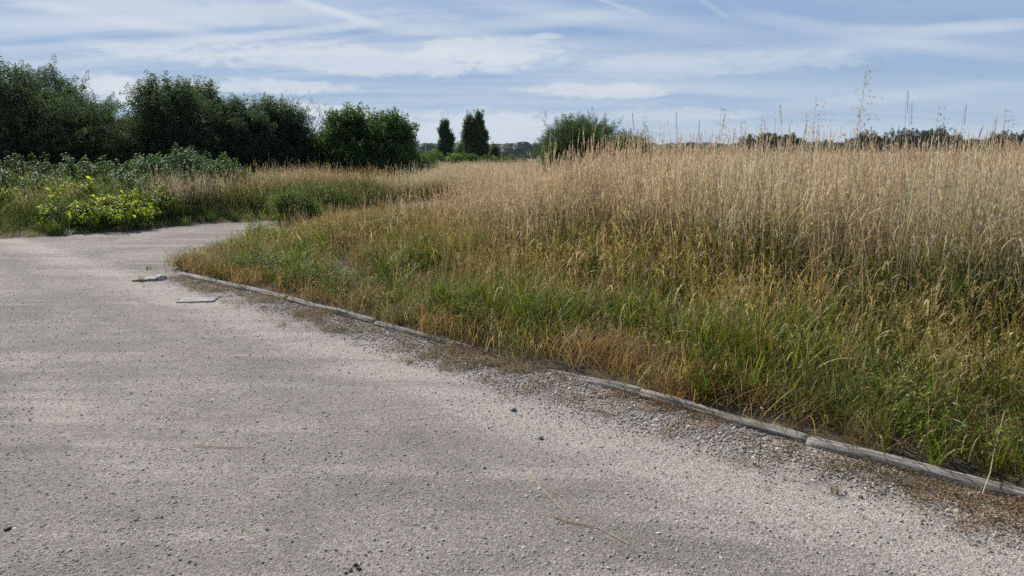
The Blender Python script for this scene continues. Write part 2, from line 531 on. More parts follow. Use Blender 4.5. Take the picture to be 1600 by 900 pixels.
def concrete_mat():
    m, b = mat('old_concrete')
    g = b.n('ShaderNodeTexCoord'); P = g.outputs['Object']
    n = b.noise(P, 14.0, 6, 0.65); s = b.noise(P, 60.0, 3, 0.6)
    c = b.mix(b.ramp(n, 0.35, 0.7), (0.20, 0.185, 0.167), (0.38, 0.35, 0.315))
    c = b.mix(b.ramp(s, 0.6, 0.72), c, (0.12, 0.115, 0.105))
    p = b.n('ShaderNodeBsdfPrincipled'); b.put(p.inputs['Base Color'], c); p.inputs['Roughness'].default_value = 0.9
    bp = b.n('ShaderNodeBump'); bp.inputs['Strength'].default_value = 0.7; bp.inputs['Distance'].default_value = 0.01
    b.put(bp.inputs['Height'], b.m('ADD', n, s)); b.put(p.inputs['Normal'], bp.outputs[0])
    finish(b, p.outputs[0]); return m


def plain_mat(name, col, rough=0.7, metal=0.0):
    m, b = mat(name)
    g = b.n('ShaderNodeTexCoord')
    n = b.noise(g.outputs['Object'], 8.0, 3)
    p = b.n('ShaderNodeBsdfPrincipled')
    b.put(p.inputs['Base Color'], b.mix(n, tuple(x * 0.85 for x in col), tuple(x * 1.12 for x in col)))
    p.inputs['Roughness'].default_value = rough; p.inputs['Metallic'].default_value = metal
    finish(b, p.outputs[0]); return m


M_TRACK, M_SOIL, M_TIMBER, M_CONC = track_mat(), soil_mat(), timber_mat(), concrete_mat()

# ------------------------------------------------------------------ the lie of the land
KERB = 5.74                                   # the timber edging runs along x + y = KERB
track_edge = [(-10.3, 14.75), (-9.4, 15.5), (-8.5, 16.25), (-8.0, 17.3), (-7.3, 18.4), (-6.0, 19.2), (-4.0, 19.9), (-1.0, 20.6), (6.0, 22.0), (20, 24)]


def island_d(x, y):
    """distance into the grass from the edging, negative on the track"""
    x, y = np.asarray(x, float), np.asarray(y, float)
    d1 = (x + y - KERB) / math.sqrt(2)
    d2 = x + 4.78 + 0.12 * np.sin(y * 1.3) + 0.045 * (y - 10.2)
    d3 = (17.2 + 0.19 * (x + 4.6)) - y          # the track goes on behind this grass
    a = np.minimum(d1, d2)
    back = y - (19.4 + 0.22 * (x + 4.6))        # beyond the hidden lane the meadow starts again
    return np.where(d3 > -0.0, np.minimum(a, d3), np.where(x > -4.0, np.maximum(np.minimum(a, d3), np.minimum(back, x + 5)), np.minimum(a, d3)))


EX = np.array([-60.0] + [p[0] for p in track_edge] + [90.0]); EY = np.array([4.0] + [p[1] for p in track_edge] + [36.0])


def bank_d(x, y):
    """distance beyond the far edge of the track"""
    yy = np.interp(x, EX, EY) + 0.10 * np.sin(np.asarray(x) * 2.1)
    return (np.asarray(y) - yy) * 0.8


def height(x, y):
    x = np.asarray(x, float); y = np.asarray(y, float)
    di = island_d(x, y); db = bank_d(x, y)
    d = np.maximum(di, db)
    z = -0.035 + 0.075 * sstep(-0.15, 0.12, d) + 0.30 * sstep(0.0, 3.2, d)
    z = z + 0.05 * (fbm(x, y, 1.7, 3) - 0.5) * sstep(0.3, 2, d)
    z = z + 0.75 * sstep(35, 95, y) * sstep(14, 44, x)
    z = z - 1.2 * sstep(40, 120, y) * sstep(10, -25, x)
    return z


def axis(lo, hi, fine, far, grow=1.17):
    a = list(np.arange(lo, hi + 1e-6, fine)); s = fine; up = [hi]
    while up[-1] < far:
        s *= grow; up.append(up[-1] + s)
    s = fine; dn = [lo]
    while dn[-1] > -far:
        s *= grow; dn.append(dn[-1] - s)
    return np.array(dn[:0:-1] + a + up[1:])


gx = axis(-14, 13, 0.2, 4000); gy = axis(0, 26, 0.2, 5000)
gy = gy[gy > -400]
XX, YY = np.meshgrid(gx, gy)
ZZ = height(XX, YY)
nx, ny = len(gx), len(gy)
idx = np.arange(nx * ny).reshape(ny, nx)
quads = np.stack([idx[:-1, :-1], idx[:-1, 1:], idx[1:, 1:], idx[1:, :-1]], -1).reshape(-1, 4)
me = bpy.data.meshes.new('ground')
me.from_pydata(np.stack([XX, YY, ZZ], -1).reshape(-1, 3).tolist(), [], quads.tolist())
me.polygons.foreach_set('use_smooth', np.ones(len(quads), dtype=bool))
me.materials.append(M_SOIL)
ground = bpy.data.objects.new('ground', me); COL.objects.link(ground)
tag(ground, kind='structure')

# the track: one sheet, its outline a little ragged
def densify(poly, step=0.25, jit=0.03):
    out = []
    for a, b in zip(poly, poly[1:] + poly[:1]):
        L = math.hypot(b[0] - a[0], b[1] - a[1]); k = max(1, int(L / step))
        if L > 30: k = 1
        for i in range(k):
            t = i / k
            out.append((a[0] + (b[0] - a[0]) * t + random.uniform(-jit, jit), a[1] + (b[1] - a[1]) * t + random.uniform(-jit, jit)))
    return out
poly = [(20, KERB - 20), (2.5, KERB - 2.5), (-4.6, KERB + 4.6 - 0.12), (-4.86, 10.6), (-4.9, 12), (-4.95, 13.5), (-5.05, 15), (-5.0, 16.4), (-4.5, 17.2), (0, 18.1), (20, 21.9)] + track_edge[::-1] + [(-60, 4), (-60, -30), (20, -30)]
poly = densify(poly)
import bmesh
bm = bmesh.new()
bvs = [bm.verts.new((x, y, 0.0)) for x, y in poly]
f = bm.faces.new(bvs)
bmesh.ops.triangulate(bm, faces=[f])
me = bpy.data.meshes.new('gravel_track'); bm.to_mesh(me); bm.free()
if me.polygons[0].normal.z < 0:
    me.flip_normals()
me.materials.append(M_TRACK)
track = bpy.data.objects.new('gravel_track', me); COL.objects.link(track)
tag(track, kind='structure')

# ------------------------------------------------------------------ strewn stones
def pebble(seed, flat=0.55, col=(1, 1, 1)):
    r = np.random.default_rng(seed); mb = MB()
    bmx = bmesh.new(); bmesh.ops.create_icosphere(bmx, subdivisions=1, radius=1.0)
    vs = np.array([v.co[:] for v in bmx.verts]); fs = [tuple(v.index for v in f.verts) for f in bmx.faces]; bmx.free()
    vs *= (0.8 + 0.4 * r.random((len(vs), 1)))
    vs *= np.array([1.0, r.uniform(0.6, 0.9), flat * r.uniform(0.7, 1.2)])
    mb.add(vs, fs, col)
    return mb


def eul(n, tilt=0.0):
    return np.stack([rng.normal(0, tilt, n), rng.normal(0, tilt, n), rng.uniform(0, 2 * math.pi, n)], 1)


def inview(x, y, m=1.5):
    return (np.abs(x) < 0.71 * y + m) & (y > 1.8)


PEB = [pebble(i) for i in range(8)]
def stones(n, cx, sizes, name, label, zlift, pal, smooth=False):
    x, y = cx
    k = len(x)
    pal = np.array(pal)
    t = pal[rng.integers(0, len(pal), k)] * rng.uniform(0.75, 1.2, (k, 1))
    s = sizes
    o = strew(name, PEB, np.stack([x, y, zlift(x, y, s)], 1), eul(k, 0.35), s, rng.integers(0, 8, k), t, M_STONE, smooth=smooth)
    tag(o, label, 'gravel', kind='stuff')
    return o


# chips bedded in the track
n = 175000
yy = 1.6 + 11.0 * rng.random(n) ** 1.9
xx = rng.uniform(-1, 1, n) * (0.72 * yy + 1.3)
ok = (xx + yy < KERB - 0.15) & (rng.random(n) < 0.35 + 0.9 * (fbm(xx, yy, 0.9, 5) - 0.2)) & ((xx > -4.9) | (yy < 14.5))
xx, yy = xx[ok], yy[ok]
ss = np.clip(rng.lognormal(math.log(0.0038), 0.48, len(xx)), 0.0018, 0.011)
stones(0, (xx, yy), ss, 'stone_chips', 'small pale stone chips bedded in the grey track', lambda x, y, s: s * 0.12,
       [(0.35, 0.32, 0.29), (0.42, 0.385, 0.35), (0.29, 0.265, 0.243), (0.34, 0.30, 0.265), (0.32, 0.295, 0.27), (0.48, 0.45, 0.415)])

# loose gravel strip along the edging
n = 90000
s_al = rng.uniform(-13.0, 3.0, n); dd = rng.uniform(-1.05, 0.02, n)
xx = (s_al + (dd + KERB / math.sqrt(2))) / math.sqrt(2); yy = ((dd + KERB / math.sqrt(2)) - s_al) / math.sqrt(2)
wid = 0.26 + 0.26 * sstep(-7, -2.5, s_al) + 0.2 * (fbm(s_al, s_al * 0, 1.3, 8) - 0.5) * 2
ok = (rng.random(n) < sstep(-wid - 0.35, -wid + 0.15, dd) * (0.35 + 0.75 * fbm(xx, yy, 0.25, 9))) & inview(xx, yy) & (s_al > -10.3)
xx, yy = xx[ok], yy[ok]
ss = np.clip(rng.lognormal(math.log(0.0062), 0.5, len(xx)), 0.003, 0.02) * (0.55 + 0.45 * sstep(-0.75, -0.25, (xx + yy - KERB) / math.sqrt(2)))
stones(0, (xx, yy), ss, 'loose_gravel', 'loose grey and pale pebbles heaped along the timber edging', lambda x, y, s: s * 0.12 + 0.004 * rng.random(len(x)),
       [(0.36, 0.315, 0.27), (0.27, 0.238, 0.21), (0.44, 0.385, 0.33), (0.23, 0.205, 0.185), (0.36, 0.285, 0.22), (0.56, 0.50, 0.43), (0.28, 0.20, 0.14)])

# ------------------------------------------------------------------ grass patterns
def v3(a):
    return np.array(a, float)


def curve(p, azm, lean, bend, L, segs):
    pts = [np.array(p, float)]; st = L / segs
    for i in range(segs):
        a = lean + bend * ((i + 0.5) / segs) ** 1.5
        pts.append(pts[-1] + st * v3((math.sin(a) * math.cos(azm), math.sin(a) * math.sin(azm), math.cos(a))))
    return np.array(pts)


def blade(mb, p, azm, lean, bend, L, w, c0, c1, segs=3, mi=0, turn=None):
    pts = curve(p, azm, lean, bend, L, segs)
    t = np.linspace(0, 1, segs + 1)
    ws = w * (0.7 + 0.6 * t) * (1 - t ** 2.2) + 0.0006
    a = azm + math.pi / 2 + (turn if turn is not None else random.uniform(-0.7, 0.7))
    mb.ribbon(pts, ws, (math.cos(a), math.sin(a), 0), c0, c1, mi)


def spikelet(mb, p, d, L, w, col, side, mi=0):
    d = np.array(d, float); d /= np.linalg.norm(d)
    p = np.array(p); s = np.array(side)
    mb.add([p, p + d * L * 0.4 - s * w, p + d * L, p + d * L * 0.4 + s * w], [(0, 1, 2, 3)], col, mi)


def jit(c, a=0.12):
    k = 1 + random.uniform(-a, a)
    return tuple(max(0.0, x * k * (1 + random.uniform(-a * 0.4, a * 0.4))) for x in c)


def stalk(mb, p, H, c0, c1, ch, head=0.14, nsp=10, w=0.003, lean=0.1, bend=0.25, spread=0.35, sl=0.016, sw=0.003, mi=0, green_to=False):
    azm = random.uniform(0, 2 * math.pi)
    pts = curve(p, azm, random.uniform(0, lean), random.uniform(0, bend), H, 5)
    a = random.uniform(0, math.pi)
    sd = (math.cos(a), math.sin(a), 0); cm = tuple(0.75 * p_ + 0.25 * q_ for p_, q_ in zip(c0, c1)) if green_to else c1
    ws = np.linspace(w, w * 0.5, 6)
    if green_to:
        mb.ribbon(pts[:3], ws[:3], sd, c0, cm, mi); mb.ribbon(pts[2:], ws[2:], sd, cm, c1, mi)
    else:
        mb.ribbon(pts, ws, sd, c0, c1, mi)
    # seed head along the last stretch
    tip = pts[-1]; d = pts[-1] - pts[-2]; d /= np.linalg.norm(d)
    for i in range(nsp):
        t = (i + random.random()) / nsp
        q = tip - d * head * (1 - t)
        g = random.uniform(0, 2 * math.pi); sp = spread * random.uniform(0.3, 1.0)
        dirn = d * math.cos(sp) + v3((math.cos(g), math.sin(g), -0.1)) * math.sin(sp)
        off = dirn * head * 0.30 * (1 - t) * random.random()
        b = random.uniform(0, math.pi)
        spikelet(mb, q + off, dirn, sl * random.uniform(0.7, 1.3), sw, jit(ch, 0.2), (math.cos(b), math.sin(b), 0), mi)


def leaf_quad(mb, p, d, up, L, w, col, mi=0, droop=0.25):
    d = np.array(d, float); d /= np.linalg.norm(d) + 1e-9
    s = np.cross(d, up); s /= np.linalg.norm(s) + 1e-9
    nrm = np.cross(s, d)
    p = np.array(p, float)
    mid = p + d * L * 0.5 + nrm * L * 0.06
    tip = p + d * L - nrm * L * droop
    mb.add([p, mid - s * w * 0.5 + nrm * w * 0.15, tip, mid + s * w * 0.5 + nrm * w * 0.15, mid], [(0, 1, 4), (1, 2, 4), (2, 3, 4), (3, 0, 4)], col, mi)


STRAW = (0.57, 0.44, 0.265); STRAW2 = (0.69, 0.565, 0.39); GOLD = (0.44, 0.30, 0.155); OLIVE = (0.165, 0.15, 0.042); GREEN = (0.105, 0.145, 0.02); DEEP = (0.045, 0.08, 0.015)
RUST = (0.30, 0.165, 0.075); BROWN = (0.22, 0.145, 0.07); LIMEG = (0.21, 0.255, 0.03); PINKY = (0.46, 0.32, 0.225)


def disc(R):
    g = random.uniform(0, 6.2832); r = R * random.random() ** 0.6
    return (r * math.cos(g), r * math.sin(g), 0)


def tall_proto(seed, green=0.3, R=0.7, n=125):
    random.seed(seed); mb = MB()
    for i in range(n):
        p = disc(R)
        H = random.gauss(0.92, 0.17)
        if random.random() < 0.05: H = random.uniform(1.15, 1.45)
        top = jit(random.choice([STRAW, STRAW2, STRAW, STRAW, PINKY]), 0.18)
        bot = jit(random.choice([OLIVE, BROWN, OLIVE, GREEN, RUST]), 0.25); ll = random.uniform(0.4, 0.9) if random.random() < 0.05 else 0.11
        stalk(mb, p, H, bot, top, jit(random.choice([STRAW2, STRAW2, PINKY, (0.66, 0.55, 0.38)]), 0.15), head=random.uniform(0.12, 0.26), nsp=9, w=random.uniform(0.0035, 0.0068),
              lean=ll, bend=0.32, spread=random.uniform(0.06, 0.32), sl=random.uniform(0.024, 0.048), sw=random.uniform(0.002, 0.0045), green_to=True)
        for k in range(random.choice([0, 1, 1, 2])):
            z = random.uniform(0.15, 0.75) * H
            blade(mb, (p[0], p[1], z), random.uniform(0, 6.28), random.uniform(0.2, 0.9), random.uniform(0.5, 2.2), random.uniform(0.12, 0.30), 0.006, jit(OLIVE if z < 0.45 else STRAW), jit(STRAW2))
    for i in range(int(330 * green)):
        c = jit(random.choice([GREEN, OLIVE, GREEN, DEEP, LIMEG]), 0.25)
        blade(mb, disc(R), random.uniform(0, 6.28), random.uniform(0.02, 0.3), random.uniform(0.2, 1.0), random.uniform(0.35, 0.85), random.uniform(0.006, 0.011), tuple(x * 0.8 for x in c), jit(c, 0.2), 4)
    for i in range(int(60 * green)):                     # leafy herbs that show green between the stems
        q = disc(R); Hh = random.uniform(0.25, 0.65)
        for k in range(14):
            g = random.uniform(0, 6.28)
            leaf_quad(mb, (q[0], q[1], Hh * random.uniform(0.2, 1)), (math.cos(g), math.sin(g), random.uniform(-0.2, 0.6)), (0, 0, 1), random.uniform(0.03, 0.07), random.uniform(0.012, 0.025), jit(random.choice([GREEN, LIMEG, DEEP, OLIVE]), 0.25))
    for i in range(14):                                   # broad dead leaves, bent over and bleached
        blade(mb, disc(R)[:2] + (random.uniform(0.0, 0.8),), random.uniform(0, 6.28), random.uniform(0.1, 0.8), random.uniform(0.8, 2.6), random.uniform(0.15, 0.34), random.uniform(0.009, 0.015), jit(STRAW), jit((0.74, 0.63, 0.46)), 5)
    return mb


def mid_proto(seed, rust=0.5, H0=0.55, R=0.4, n=50):
    random.seed(seed); mb = MB()
    for i in range(n):
        p = disc(R); H = random.uniform(0.5, 1.05) * H0
        if random.random() < 0.06: H *= 1.5
        r = random.random() < rust
        top = jit(random.choice([RUST, BROWN, RUST, GOLD]) if r else random.choice([GOLD, OLIVE, GOLD, LIMEG]), 0.25)
        stalk(mb, p, H, jit(random.choice([OLIVE, BROWN, BROWN, GREEN])), top, jit(random.choice([STRAW, RUST, GOLD, GOLD, BROWN]), 0.25), head=random.uniform(0.06, 0.16), nsp=7, w=random.uniform(0.0035, 0.006),
              lean=0.3, bend=0.8, spread=random.uniform(0.2, 0.7), sl=random.uniform(0.016, 0.034), sw=random.uniform(0.0025, 0.005))
    for i in range(int(n * 0.8)):
        c = jit(random.choice([GREEN, OLIVE, OLIVE, BROWN, STRAW, RUST] if rust > 0.45 else [GREEN, OLIVE, LIMEG, GREEN, DEEP, STRAW]), 0.3)
        blade(mb, disc(R), random.uniform(0, 6.28), random.uniform(0.05, 0.5), random.uniform(0.3, 1.6), random.uniform(0.2, 0.55) * H0 / 0.55, random.uniform(0.005, 0.009), tuple(x * 0.8 for x in c), jit(c, 0.2), 4)
    for i in range(int(12 * (1 - rust))):
        q = disc(R); Hh = random.uniform(0.1, 0.35)
        for k in range(9):
            g = random.uniform(0, 6.28)
            leaf_quad(mb, (q[0], q[1], Hh * random.uniform(0.2, 1)), (math.cos(g), math.sin(g), random.uniform(-0.2, 0.6)), (0, 0, 1), random.uniform(0.025, 0.05), random.uniform(0.012, 0.022), jit(random.choice([GREEN, LIMEG, DEEP]), 0.25))
    for i in range(7):                                   # broad dead leaves, bent over and bleached
        blade(mb, disc(R)[:2] + (random.uniform(0.0, 0.3),), random.uniform(0, 6.28), random.uniform(0.1, 0.8), random.uniform(0.8, 2.6), random.uniform(0.15, 0.34), random.uniform(0.009, 0.015), jit(STRAW), jit((0.74, 0.63, 0.46)), 5)
    return mb


def lush_proto(seed, R=0.26):
    random.seed(seed); mb = MB()
    for c_ in range(5):                                   # several fanning tufts
        q = disc(R)
        for i in range(17):
            p = (q[0] + random.gauss(0, 0.025), q[1] + random.gauss(0, 0.025), 0)
            c = jit(random.choice([GREEN, LIMEG, GREEN, (0.15, 0.215, 0.035), OLIVE]), 0.28)
            blade(mb, p, random.uniform(0, 6.28), random.uniform(0.02, 0.5), random.uniform(0.3, 1.5), random.uniform(0.2, 0.55), random.uniform(0.006, 0.011), tuple(x * 0.75 for x in c), jit(c, 0.2), 4)
    for i in range(5):
        stalk(mb, disc(R), random.uniform(0.35, 0.7), jit(OLIVE), jit(STRAW), jit(random.choice([STRAW, BROWN, RUST])), head=0.12, nsp=7, w=0.0038, lean=0.25, bend=0.5, sl=0.02, sw=0.003)
    for i in range(3):                                   # broad dead leaves, bent over and bleached
        blade(mb, disc(R)[:2] + (random.uniform(0.0, 0.15),), random.uniform(0, 6.28), random.uniform(0.1, 0.8), random.uniform(0.8, 2.6), random.uniform(0.15, 0.34), random.uniform(0.009, 0.015), jit(STRAW), jit((0.74, 0.63, 0.46)), 5)
    return mb


def dry_proto(seed):
    """short dead tuft hanging over the edging"""
    random.seed(seed); mb = MB()
    for i in range(60):
        p = (random.gauss(0, 0.09), random.gauss(0, 0.09), 0)
        c = jit(random.choice([RUST, BROWN, STRAW, (0.36, 0.23, 0.10), OLIVE]), 0.25)
        blade(mb, p, random.uniform(0, 6.28), random.uniform(0.05, 0.7), random.uniform(0.2, 1.6), random.uniform(0.10, 0.32), random.uniform(0.0025, 0.005), tuple(x * 0.8 for x in c), jit(c, 0.2), 4)
    return mb


def weed_proto(seed, cols, H=0.22, leafL=0.035, n=45, R=0.10, wf=0.6):
    random.seed(seed); mb = MB()
    for i in range(n):
        g = random.uniform(0, 6.28); rr = R * math.sqrt(random.random()); z = H * random.random() ** 0.7
        p = (rr * math.cos(g), rr * math.sin(g), z)
        d = (math.cos(g + random.gauss(0, 0.8)), math.sin(g + random.gauss(0, 0.8)), random.uniform(-0.2, 0.7))
        leaf_quad(mb, p, d, (random.gauss(0, 0.3), random.gauss(0, 0.3), 1), leafL * random.uniform(0.6, 1.3), leafL * wf * random.uniform(0.7, 1.1), jit(random.choice(cols), 0.25))
    for i in range(max(4, n // 7)):
        g = random.uniform(0, 6.28)
        blade(mb, (0, 0, 0), g, random.uniform(0, 0.6), 0.3, H * random.uniform(0.7, 1.1), 0.003, jit(OLIVE), jit(OLIVE), 3)
    return mb


def region(n, x0, x1, y0, y1):
    return rng.uniform(x0, x1, n), rng.uniform(y0, y1, n)


def lay(name, protos, x, y, scl, tint, label, cat='grass', tilt=0.06, mats=None, dz=-0.01, laid=0.5):
    k = len(x)
    # wind-laid patches: neighbours lean the same way
    e_ = eul(k, tilt)
    lx = laid * (fbm(x, y, 1.6, 201) - 0.5); ly = laid * (fbm(x, y, 1.6, 202) - 0.5)
    e_[:, 0] += lx * np.cos(e_[:, 2]) + ly * np.sin(e_[:, 2]); e_[:, 1] += ly * np.cos(e_[:, 2]) - lx * np.sin(e_[:, 2])
    o = strew(name, protos, np.stack([x, y, height(x, y) + dz], 1), e_, scl, rng.integers(0, len(protos), k), tint, mats or M_GRASS)
    return tag(o, label, cat, kind='stuff')


def tints(k, x, y, warm=0.25, val=0.25, scale=1.5, seed=1):
    a = fbm(x, y, scale, seed) - 0.5; b = fbm(x, y, scale * 0.6, seed + 5) - 0.5
    v = 1 + val * 2 * b + rng.normal(0, 0.08, k)
    return np.stack([v * (1 + warm * a * 2), v * (1 - 0.1 * a), v * (1 - warm * a)], 1).clip(0.3, 2)


def s_of(x, y):
    return (x - y) / math.sqrt(2)


def tall_edge(x, y):
    s = s_of(x, y)
    return 2.3 + np.maximum(0, -s - 5) * 0.45 + 0.9 * (fbm(x, y, 1.2, 21) - 0.5)


# tall dry meadow grass on the island and behind
TALL = [tall_proto(100 + i, g) for i, g in enumerate([0.25, 0.5, 0.15, 0.7, 0.35, 0.2])]
xs, ys = [], []
for (n, y0, y1) in [(1500, 3.5, 12), (1900, 12, 24), (2200, 24, 50), (1800, 50, 110)]:
    y = np.sqrt(rng.uniform(y0 ** 2, y1 ** 2, n)); x = rng.uniform(-1, 1, n) * (0.72 * y + 2)
    xs.append(x); ys.append(y)
x = np.concatenate(xs); y = np.concatenate(ys)
d = island_d(x, y); e = tall_edge(x, y); db = bank_d(x, y)
okI = (d > 0) & (rng.random(len(x)) < sstep(e - 0.15, e + 0.7, d)) & (y < 30)
pxx = 800 + x / y * F
okB = (db > 1.6 + 1.2 * fbm(x, y, 2.0, 31)) & (pxx > 330 + 60 * (fbm(x, y, 3, 33) - 0.5)) & (rng.random(len(x)) < 0.9)
okB |= (db > 1.2) & (db < 5) & (pxx <= 330) & (fbm(x, y, 1.4, 35) > 0.6)
okk = okI | okB
# keep the hidden lane free
okk &= (np.maximum(d, db) > 0.1)
x, y, d, e = x[okk], y[okk], d[okk], e[okk]
sc = 1.0 + 0.10 * sstep(0, 1.2, np.where(okI[okk], d - e + 0.5, 2)) + rng.normal(0, 0.09, len(x)) + 0.26 * (fbm(x, y, 1.0, 41) - 0.5)
pq = 800 + x / y * F
sc = sc - 0.06 * sstep(900, 1100, pq) * (1 - sstep(8, 12, y)); sc = sc * (1 - 0.10 * sstep(9, 14, y)) * (0.74 + 0.26 * sstep(720, 1010, pq))
scl = np.stack([np.where(y > 30, 1.6, 1.0)] * 2 + [sc], 1)
lay('tall_grass', TALL, x, y, scl, tints(len(x), x, y, 0.12, 0.3, 1.5, 50), 'tall dry straw-coloured meadow grass standing eye-high across the field', mats=M_STRAW, laid=0.25)

# scattered golden stalks reaching down from the tall stand
THIN = [tall_proto(150 + i, 0.0, 0.4, 13) for i in range(4)]
n = 1500
y = np.sqrt(rng.uniform(3.2 ** 2, 19 ** 2, n)); x = rng.uniform(-1, 1, n) * (0.72 * y + 1.5)
d = island_d(x, y); e = tall_edge(x, y)
ok = (d > 0.45) & (d < e + 0.6) & (rng.random(n) < 0.25 + 0.75 * sstep(0.4, 1.0, d / e))
x, y, d, e = x[ok], y[ok], d[ok], e[ok]
lay('scattered_stalks', THIN, x, y, (0.48 + 0.42 * sstep(0.2, 1.0, d / e)) * rng.uniform(0.8, 1.15, len(x)), tints(len(x), x, y, 0.2, 0.25, 1.0, 57) * np.array([0.92, 0.86, 0.78]), 'thin golden stalks scattered through the lower grass in front of the tall stand', mats=M_STRAW)

# middling grass between
MID = [mid_proto(200 + i, r, h) for i, (r, h) in enumerate([(0.5, 0.5), (0.3, 0.55), (0.48, 0.42), (0.15, 0.6), (0.65, 0.45), (0.25, 0.5)])]
n = 9500
y = np.sqrt(rng.uniform(3.0 ** 2, 20 ** 2, n)); x = rng.uniform(-1, 1, n) * (0.72 * y + 2)
d = island_d(x, y); e = tall_edge(x, y)
pr = sstep(0.25, 1.0, d) * (1 - 0.55 * sstep(e, e + 1.5, d)) * np.where(d > e + 2, 0, 1)
ok = (rng.random(n) < pr * (0.3 + 0.75 * sstep(0.38, 0.56, fbm(x, y, 0.8, 63)))) & (d > 0.1)
x, y, d = x[ok], y[ok], d[ok]
tt = tints(len(x), x, y, 0.17, 0.28, 1.1, 60) * np.array([0.95, 0.98, 0.88])
sc = (0.42 + 0.42 * sstep(0.3, 1.9, d) + 0.45 * sstep(-1.0, 0.4, d - tall_edge(x, y))) * rng.uniform(0.7, 1.3, len(x)) * np.where(s_of(x, y) < -6, 0.78, 1.0)
tt = np.where((s_of(x, y) < -5.5)[:, None], tt * np.array([0.82, 0.8, 0.86]), tt)
lay('meadow_grass', MID, x, y, sc, tt, 'knee-high olive and rusty meadow grass between the edging and the tall stand')

# lush green grass along the edging
LUSH = [lush_proto(300 + i) for i in range(5)]
n = 5200
y = np.sqrt(rng.uniform(2.6 ** 2, 13 ** 2, n)); x = rng.uniform(-1, 1, n) * (0.72 * y + 1.5)
d = island_d(x, y); s = s_of(x, y)
patch = fbm(x, y, 0.9, 71)
near = np.where(s > -6.0, 1.0, 0.28) * np.where(s > -1.2, 0.55, 1.0)
pr = sstep(0.06, 0.16, d) * (1 - sstep(0.6, 1.3, d)) * near * sstep(0.32, 0.55, patch) + 0.05 * sstep(0.3, 1, d) * (d < 5)
ok = (rng.random(n) < pr) & (d > 0.07)
x, y, d = x[ok], y[ok], d[ok]
lay('green_grass', LUSH, x, y, (0.6 + 0.45 * sstep(0.1, 0.9, d)) * rng.uniform(0.75, 1.2, len(x)), tints(len(x), x, y, 0.2, 0.32, 0.7, 72) * 0.95, 'fresh green grass growing thick just behind the timber edging')

# dead tufts on the edging
DRY = [dry_proto(400 + i) for i in range(4)]
n = 13000
y = np.sqrt(rng.uniform(2.4 ** 2, 14 ** 2, n)); x = rng.uniform(-1, 1, n) * (0.72 * y + 1.5)
d = island_d(x, y); s = s_of(x, y)
pr = sstep(0.0, 0.07, d) * (1 - sstep(0.4, 0.9, d)) * (0.6 + 0.9 * sstep(0.4, 0.6, fbm(x, y, 0.7, 81))) + 0.08 * (d > 0.3) * (d < 3)
ok = (rng.random(n) < pr) & (d > 0.015)
x, y, d = x[ok], y[ok], d[ok]
lay('dead_grass', DRY, x, y, rng.uniform(0.6, 1.25, len(x)), tints(len(x), x, y, 0.25, 0.25, 0.6, 82), 'short brown dead grass tufts fringing the timber edging')

# small broad-leaved weeds close to the edging
WEED = [weed_proto(500, [DEEP, GREEN], 0.16, 0.03), weed_proto(501, [DEEP, GREEN, (0.07, 0.13, 0.025)], 0.24, 0.035, 55), weed_proto(502, [GREEN, LIMEG], 0.2, 0.045, 35, wf=0.35)]
n = 9000
y = np.sqrt(rng.uniform(2.6 ** 2, 14 ** 2, n)); x = rng.uniform(-1, 1, n) * (0.72 * y + 1.5)
d = island_d(x, y)
pr = sstep(0.08, 0.18, d) * (1 - sstep(0.5, 1.1, d)) * sstep(0.42, 0.6, fbm(x, y, 0.8, 91)) * 1.0 + 0.22 * (d > 0.3) * (d < 3.5) * sstep(0.45, 0.6, fbm(x, y, 0.7, 94))
ok = (rng.random(n) < pr) & (d > 0.08)
x, y = x[ok], y[ok]
lay('leafy_weeds', WEED, x, y, rng.uniform(0.7, 1.4, len(x)), tints(len(x), x, y, 0.1, 0.2, 0.6, 92), 'dark green leafy weeds low down behind the timber edging', 'weeds')

# reddish creeping weeds and litter in the loose gravel
CREEP = [weed_proto(520 + i, [(0.20, 0.115, 0.07), (0.24, 0.16, 0.095), (0.13, 0.11, 0.05), (0.32, 0.24, 0.16)], 0.022, 0.014, 40, 0.06) for i in range(3)]
n = 8000
s_al = rng.uniform(-11, 2.0, n); dd = rng.uniform(-0.75, 0.0, n)
x = (s_al + (dd + KERB / math.sqrt(2))) / math.sqrt(2); y = ((dd + KERB / math.sqrt(2)) - s_al) / math.sqrt(2)
ok = (rng.random(n) < (0.12 + 0.88 * sstep(0.5, 0.66, fbm(x, y, 0.4, 95))) * sstep(-0.75, -0.1, dd) * 0.7) & (s_al > -10.3)
x, y = x[ok], y[ok]
o = strew('creeping_weeds', CREEP, np.stack([x, y, 0.004 + 0 * x], 1), eul(len(x), 0.05), rng.uniform(0.5, 1.3, len(x)), rng.integers(0, 3, len(x)), tints(len(x), x, y, 0.2, 0.25, 0.5, 96), M_GRASS)
tag(o, 'rust-brown creeping weeds and litter among the loose pebbles', 'weeds', kind='stuff')
# a few green sprigs in the gravel and on the track edge by the corner
n = 700
s_al = rng.uniform(-11.2, 2.0, n); dd = rng.uniform(-0.8, -0.03, n)
x = (s_al + (dd + KERB / math.sqrt(2))) / math.sqrt(2); y = ((dd + KERB / math.sqrt(2)) - s_al) / math.sqrt(2)
ok = rng.random(n) < 0.06 + 0.06 * sstep(-9, -10.5, s_al)
x, y = x[ok], y[ok]
o = strew('gravel_sprigs', DRY[:2] + LUSH[:2], np.stack([x, y, 0 * x], 1), eul(len(x), 0.1), rng.uniform(0.08, 0.22, len(x)), rng.integers(0, 4, len(x)), tints(len(x), x, y, 0.2, 0.2, 0.5, 97), M_GRASS)
tag(o, 'tiny sprigs of grass sprouting in the loose gravel', 'grass', kind='stuff')

